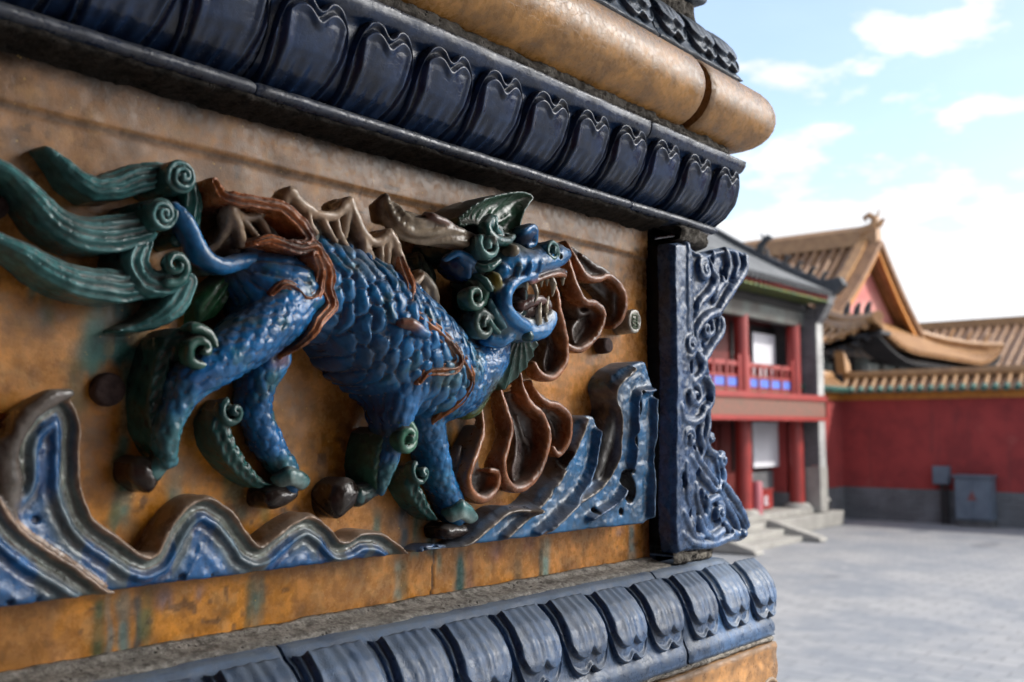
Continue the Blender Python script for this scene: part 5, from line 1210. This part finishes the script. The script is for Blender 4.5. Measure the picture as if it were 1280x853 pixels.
MB().box(26.72, 27.14, 7.02, 7.80, .02, .17).build('foot', M_gb, cab); MB().box(26.66, 27.14, 6.98, 7.84, .17, 1.22).build('housing', M_cab, cab, bevel=.015)
MB().box(26.60, 27.15, 6.94, 7.88, 1.22, 1.28).build('roof_plate', M_cab, cab, bevel=.01)
for a in (7.02, 7.425): MB().box(26.642, 26.66, a, a+.38, .22, 1.18).build('door', M_cab, cab, bevel=.006)
m = MB(); m.prism([(26.634, 7.30, .66), (26.634, 7.54, .66), (26.634, 7.42, .90)], (.006, 0, 0)); m.build('warning_triangle', plain_mat('faded red paint', (.20,.07,.07), (.14,.06,.06), 9, .7), cab)
jb = empty('junction_box', (27.0, 8.2, 0), 'small grey junction box on a pipe fixed to the red wall', 'junction box')
MB().box(26.90, 27.14, 8.04, 8.44, 1.02, 1.48).build('housing', M_cab, jb, bevel=.012); MB().box(26.882, 26.90, 8.07, 8.41, 1.05, 1.45).build('door', M_cab, jb, bevel=.004)
m = MB(); m.tube([(27.02, 8.24, 0), (27.02, 8.24, 1.02)], .045, 10); m.tube([(27.02, 8.12, 0), (27.02, 8.12, 1.02)], .03, 10); m.build('pipe', M_shade, jb)
cn = empty('dark_basket', (25.0, 10.5, .36), 'dark basket with pale cloth on the terrace beside the grey pier', 'basket')
m = MB(); m.tube([(24.72, 10.45, .36), (24.72, 10.45, .62)], [.15, .19], 14); m.build('basket_body', M_shade, cn); m = MB(); m.tube([(24.72, 10.45, .62), (24.72, 10.45, .68), (24.70, 10.45, .74)], [.18, .15, .05], 10); m.build('cloth', M_stone, cn)

# great hall behind the wall ---------------------------------------
hall = empty('great_hall', (42, 20, 0), 'large hall with yellow tiled hip and gable roof and pink gable behind the wall', 'hall')
GX, GY, GZ = 40.6, 14.5, 10.05; HX0, HX1, HY0, HY1 = 33.0, 48.2, 11.9, 52
def prof_z(t): return t*.62+.38*t*t     # concave Chinese slope
def main_pt(side, y, t, dz=0):          # from eave (t=0) to ridge (t=1)
    x0 = HX0 if side < 0 else HX1; return Vector((x0+(GX-x0)*t, y, 5.15+(GZ-5.15)*prof_z(t)+dz))
for s in (-1, 1):
    MB().grid([[main_pt(s, y, .0+1.0*t/12, -.05) for t in range(4, 13)] for y in (GY, HY1)]).build('main_roof', M_ytile, hall)
    m = MB()
    for i in range(96):
        y = GY+.2+.40*i; m.tube([main_pt(s, y, t/12) for t in range(4, 13)], .12, 6)
    m.build('tile_rows', M_ytile, hall)
m = MB(); m.prism([(GX-.30, GY, GZ-.1), (GX+.30, GY, GZ-.1), (GX+.26, GY, GZ+.55), (GX, GY, GZ+.75), (GX-.26, GY, GZ+.55)], (0, HY1-GY, 0)); m.build('main_ridge', M_yroll, hall)
m = MB(); p = Vector((GX, GY+.1, GZ+.2))
m.tube([p+Vector((0, .6, .2)), p+Vector((0, .1, .40)), p+Vector((0, .0, .75)), p+Vector((0, .28, .98)), p+Vector((0, .48, .88)), p+Vector((0, .40, .72))], [.36, .28, .18, .13, .10, .05], 9)
m.tube([p+Vector((0, -.1, .5)), p+Vector((0, -.35, .75))], [.16, .05], 7); m.tube([p+Vector((0, .0, .6)), p+Vector((0, -.15, 1.15))], [.08, .03], 7)
m.build('ridge_dragon', M_yroll, hall)
# gable
gt = 4.6/12
tri = [main_pt(-1, GY+.75, gt+(1-gt)*k/8, -.25) for k in range(9)]+[main_pt(1, GY+.75, gt+(1-gt)*k/8, -.25) for k in range(7, -1, -1)]
m = MB(); m.prism(tri, (0, .2, 0)); m.build('pink_gable', plain_mat('faded pink plaster', (.55,.27,.24), (.42,.13,.125), 1.1, .9, detail=3), hall)
def sweep_rect(name, pts, wd, z0, z1, y0, y1, mat, par):
    m = MB()
    for a, b in zip(pts[:-1], pts[1:]):
        m.prism([Vector((a.x, y0, a.z+z0)), Vector((a.x, y1, a.z+z0)), Vector((a.x, y1, a.z+z1)), Vector((a.x, y0, a.z+z1))], Vector((b.x-a.x, 0, b.z-a.z)))
    return m.build(name, mat, par)
for s in (-1, 1):
    pts = [main_pt(s, GY, .30+.70*k/14) for k in range(15)]
    sweep_rect('gable_ridge', pts, 0, -.05, .42, GY+.35, GY+.75, M_yroll, hall)
    sweep_rect('barge_board', pts, 0, -.46, -.22, GY+.02, GY+.10, M_gold, hall)
    m = MB()
    for k in range(46):
        t = .30+.70*k/46; p = main_pt(s, GY, t); m.tube([p+Vector((0, -.12, .02)), p+Vector((0, .36, .10))], .13, 7)
    m.build('rake_tiles', M_ytile, hall)
    sweep_rect('rake_bed', pts, 0, -.22, .0, GY-.02, GY+.40, M_ytile, hall)
# lower skirt roof: south side and both flanks with upturned corners
def up_(d): return .85*max(0, 1-d/4.2)**2.2
def south_pt(x, t, dz=0):
    xe = HX0+(x-HX0); zt = 6.95; d = min(abs(x-HX0), abs(x-HX1)); inset = max(HX0+ (GY+.9-HY0)*t, min(HX1-(GY+.9-HY0)*t, x))
    return Vector((inset, HY0+(GY+.9-HY0)*t-.0, 5.15+(zt-5.15)*prof_z(t)+up_(d)*(1-t)**1.5+dz))
xs_ = [HX0+(HX1-HX0)*i/48 for i in range(49)]
MB().grid([[south_pt(x, t/6, -.05) for t in range(7)] for x in xs_]).build('skirt_roof', M_ytile, hall)
MB().grid([[south_pt(x, t/6, -.30) for t in range(7)] for x in xs_]).build('skirt_underside', M_shade, hall)
m = MB()
for i in range(45): x = HX0+.2+(HX1-HX0-.4)*i/44; m.tube([south_pt(x, t/6, .02) for t in range(7)], .115, 6)
m.build('tile_rows', M_yroll, hall)
def flank_pt(y, t, dz=0, s=-1):
    d = y-HY0; yy = max(y, HY0+(GY+.9-HY0)*t/.38) if t < .38 else max(y, GY+.9)
    p = main_pt(s, yy, t); p.z += up_(d)*(1-t/.38)**1.5 if t < .38 else 0; p.z += dz; return p
ys_ = [HY0+.42*i for i in range(96)]
for s in (-1, 1):
    MB().grid([[flank_pt(y, .40*t/6, -.05, s) for t in range(7)] for y in ys_]).build('flank_roof', M_ytile, hall)
    m = MB()
    for y in ys_: m.tube([flank_pt(y, .40*t/6, .02, s) for t in range(7)], .115, 6)
    m.build('tile_rows', M_yroll, hall)
MB().grid([[flank_pt(y, .40*t/6, -.30) for t in range(7)] for y in ys_]).build('flank_underside', M_shade, hall)
for hx in (0, 1):
    X0_ = HX0 if not hx else HX1; sg = 1 if not hx else -1
    pts = [Vector((X0_+sg*(GY+.9-HY0)*t/6, HY0+(GY+.9-HY0)*t/6, 5.15+1.8*prof_z(t/6)+up_(0)*(1-t/6)**1.5+.15)) for t in range(7)]
    m = MB(); m.tube(pts, .20, 8); m.build('hip_ridge', M_yroll, hall)
    for k in (1, 2, 3):
        p = pts[k]; m = MB(); m.tube([p, p+Vector((-.05*sg, -.05, .35)), p+Vector((-.2*sg, -.2, .55))], [.14, .12, .06], 7); m.build('ridge_figure', M_slated if not hx else M_yroll, hall)
m = MB()
for i in range(60): x = HX0+.2+(HX1-HX0-.4)*i/59; p = south_pt(x, 0); m.box(p.x-.07, p.x+.07, p.y+.05, p.y+1.0, p.z-.42, p.z-.30)
for y in ys_[:60]: p = flank_pt(y, 0); m.box(p.x+.05, p.x+1.0, p.y-.07, p.y+.07, p.z-.42, p.z-.30)
m.build('rafters', M_shade, hall)
MB().box(HX0+1.6, HX1-1.6, HY0+1.6, HY1, 0, 5.0).build('hall_wall', M_shade, hall)
M_bks = plain_mat('pale weathered brackets', (.20,.20,.18), (.10,.13,.12), 3, .8)
for i in range(8): x = HX0+2.0+1.6*i; m = MB(); m.box(x, x+.35, HY0+1.2, HY0+1.6, 3.6, 4.95); m.box(x-.35, x+.7, HY0+1.0, HY0+1.2, 4.4, 4.75); m.build('bracket_set', M_bks, hall)
for i in range(6): y = HY0+2.4+1.8*i; m = MB(); m.box(HX0+1.2, HX0+1.6, y, y+.35, 3.6, 4.95); m.box(HX0+1.0, HX0+1.2, y-.3, y+.65, 4.4, 4.75); m.build('bracket_set', M_bks, hall)

# distant hall roof at the right ------------------------------------
far = empty('far_hall', (75, 14, 0), 'distant hall with a dull yellow tiled roof at the right edge', 'hall')
MB().grid([[(66, y, 5.2), (69, y, 6.9), (74, y, 9.6)] for y in (-6, 30)]).build('roof_slope', M_ytile, far)
m = MB()
for i in range(62): y = -6+.58*i; m.tube([(66, y, 5.25), (69, y, 6.95), (74, y, 9.65)], .15, 5)
m.build('tile_rows', M_ytile, far)
m = MB(); m.box(73.8, 74.3, -6, 30, 9.5, 10.1); m.build('ridge', M_yroll, far); MB().box(67, 82, -6, 30, 0, 5.2).build('far_wall', M_redwall, far)
fn = MB(); fn.tube([(WX+.3, 5.05, 4.0), (WX+.3, 5.05, 4.4), (WX+.3, 5.2, 4.8), (WX+.3, 5.0, 5.05)], [.3, .34, .22, .05], 9)

# porch of the hall that carries the glazed pier (behind and left of the camera)
hp_ = empty('porch', (-1.6, -3, 0), 'shaded porch of the hall that carries the glazed pier, outside the picture', 'porch')
MB().box(-9, 2.6, -16, 8, -.2, .80).build('terrace', M_stone, hp_)
MB().box(-1.9, -1.6, -16, .60, .80, 4.3).build('porch_wall', M_door, hp_)
MB().box(-1.9, PORCH_X, -16, 1.3, PORCH_Z, PORCH_Z+.2).build('porch_ceiling', M_shade, hp_)
m = MB()
for k in range(4): m.tube([(1.2, -3.2-3.4*k, .80), (1.2, -3.2-3.4*k, PORCH_Z)], .21, 20)
m.build('column', M_red, hp_)
MB().box(-9, -1.6, .60, 8, .8, 5).build('side_wall', M_brickw, hp_)
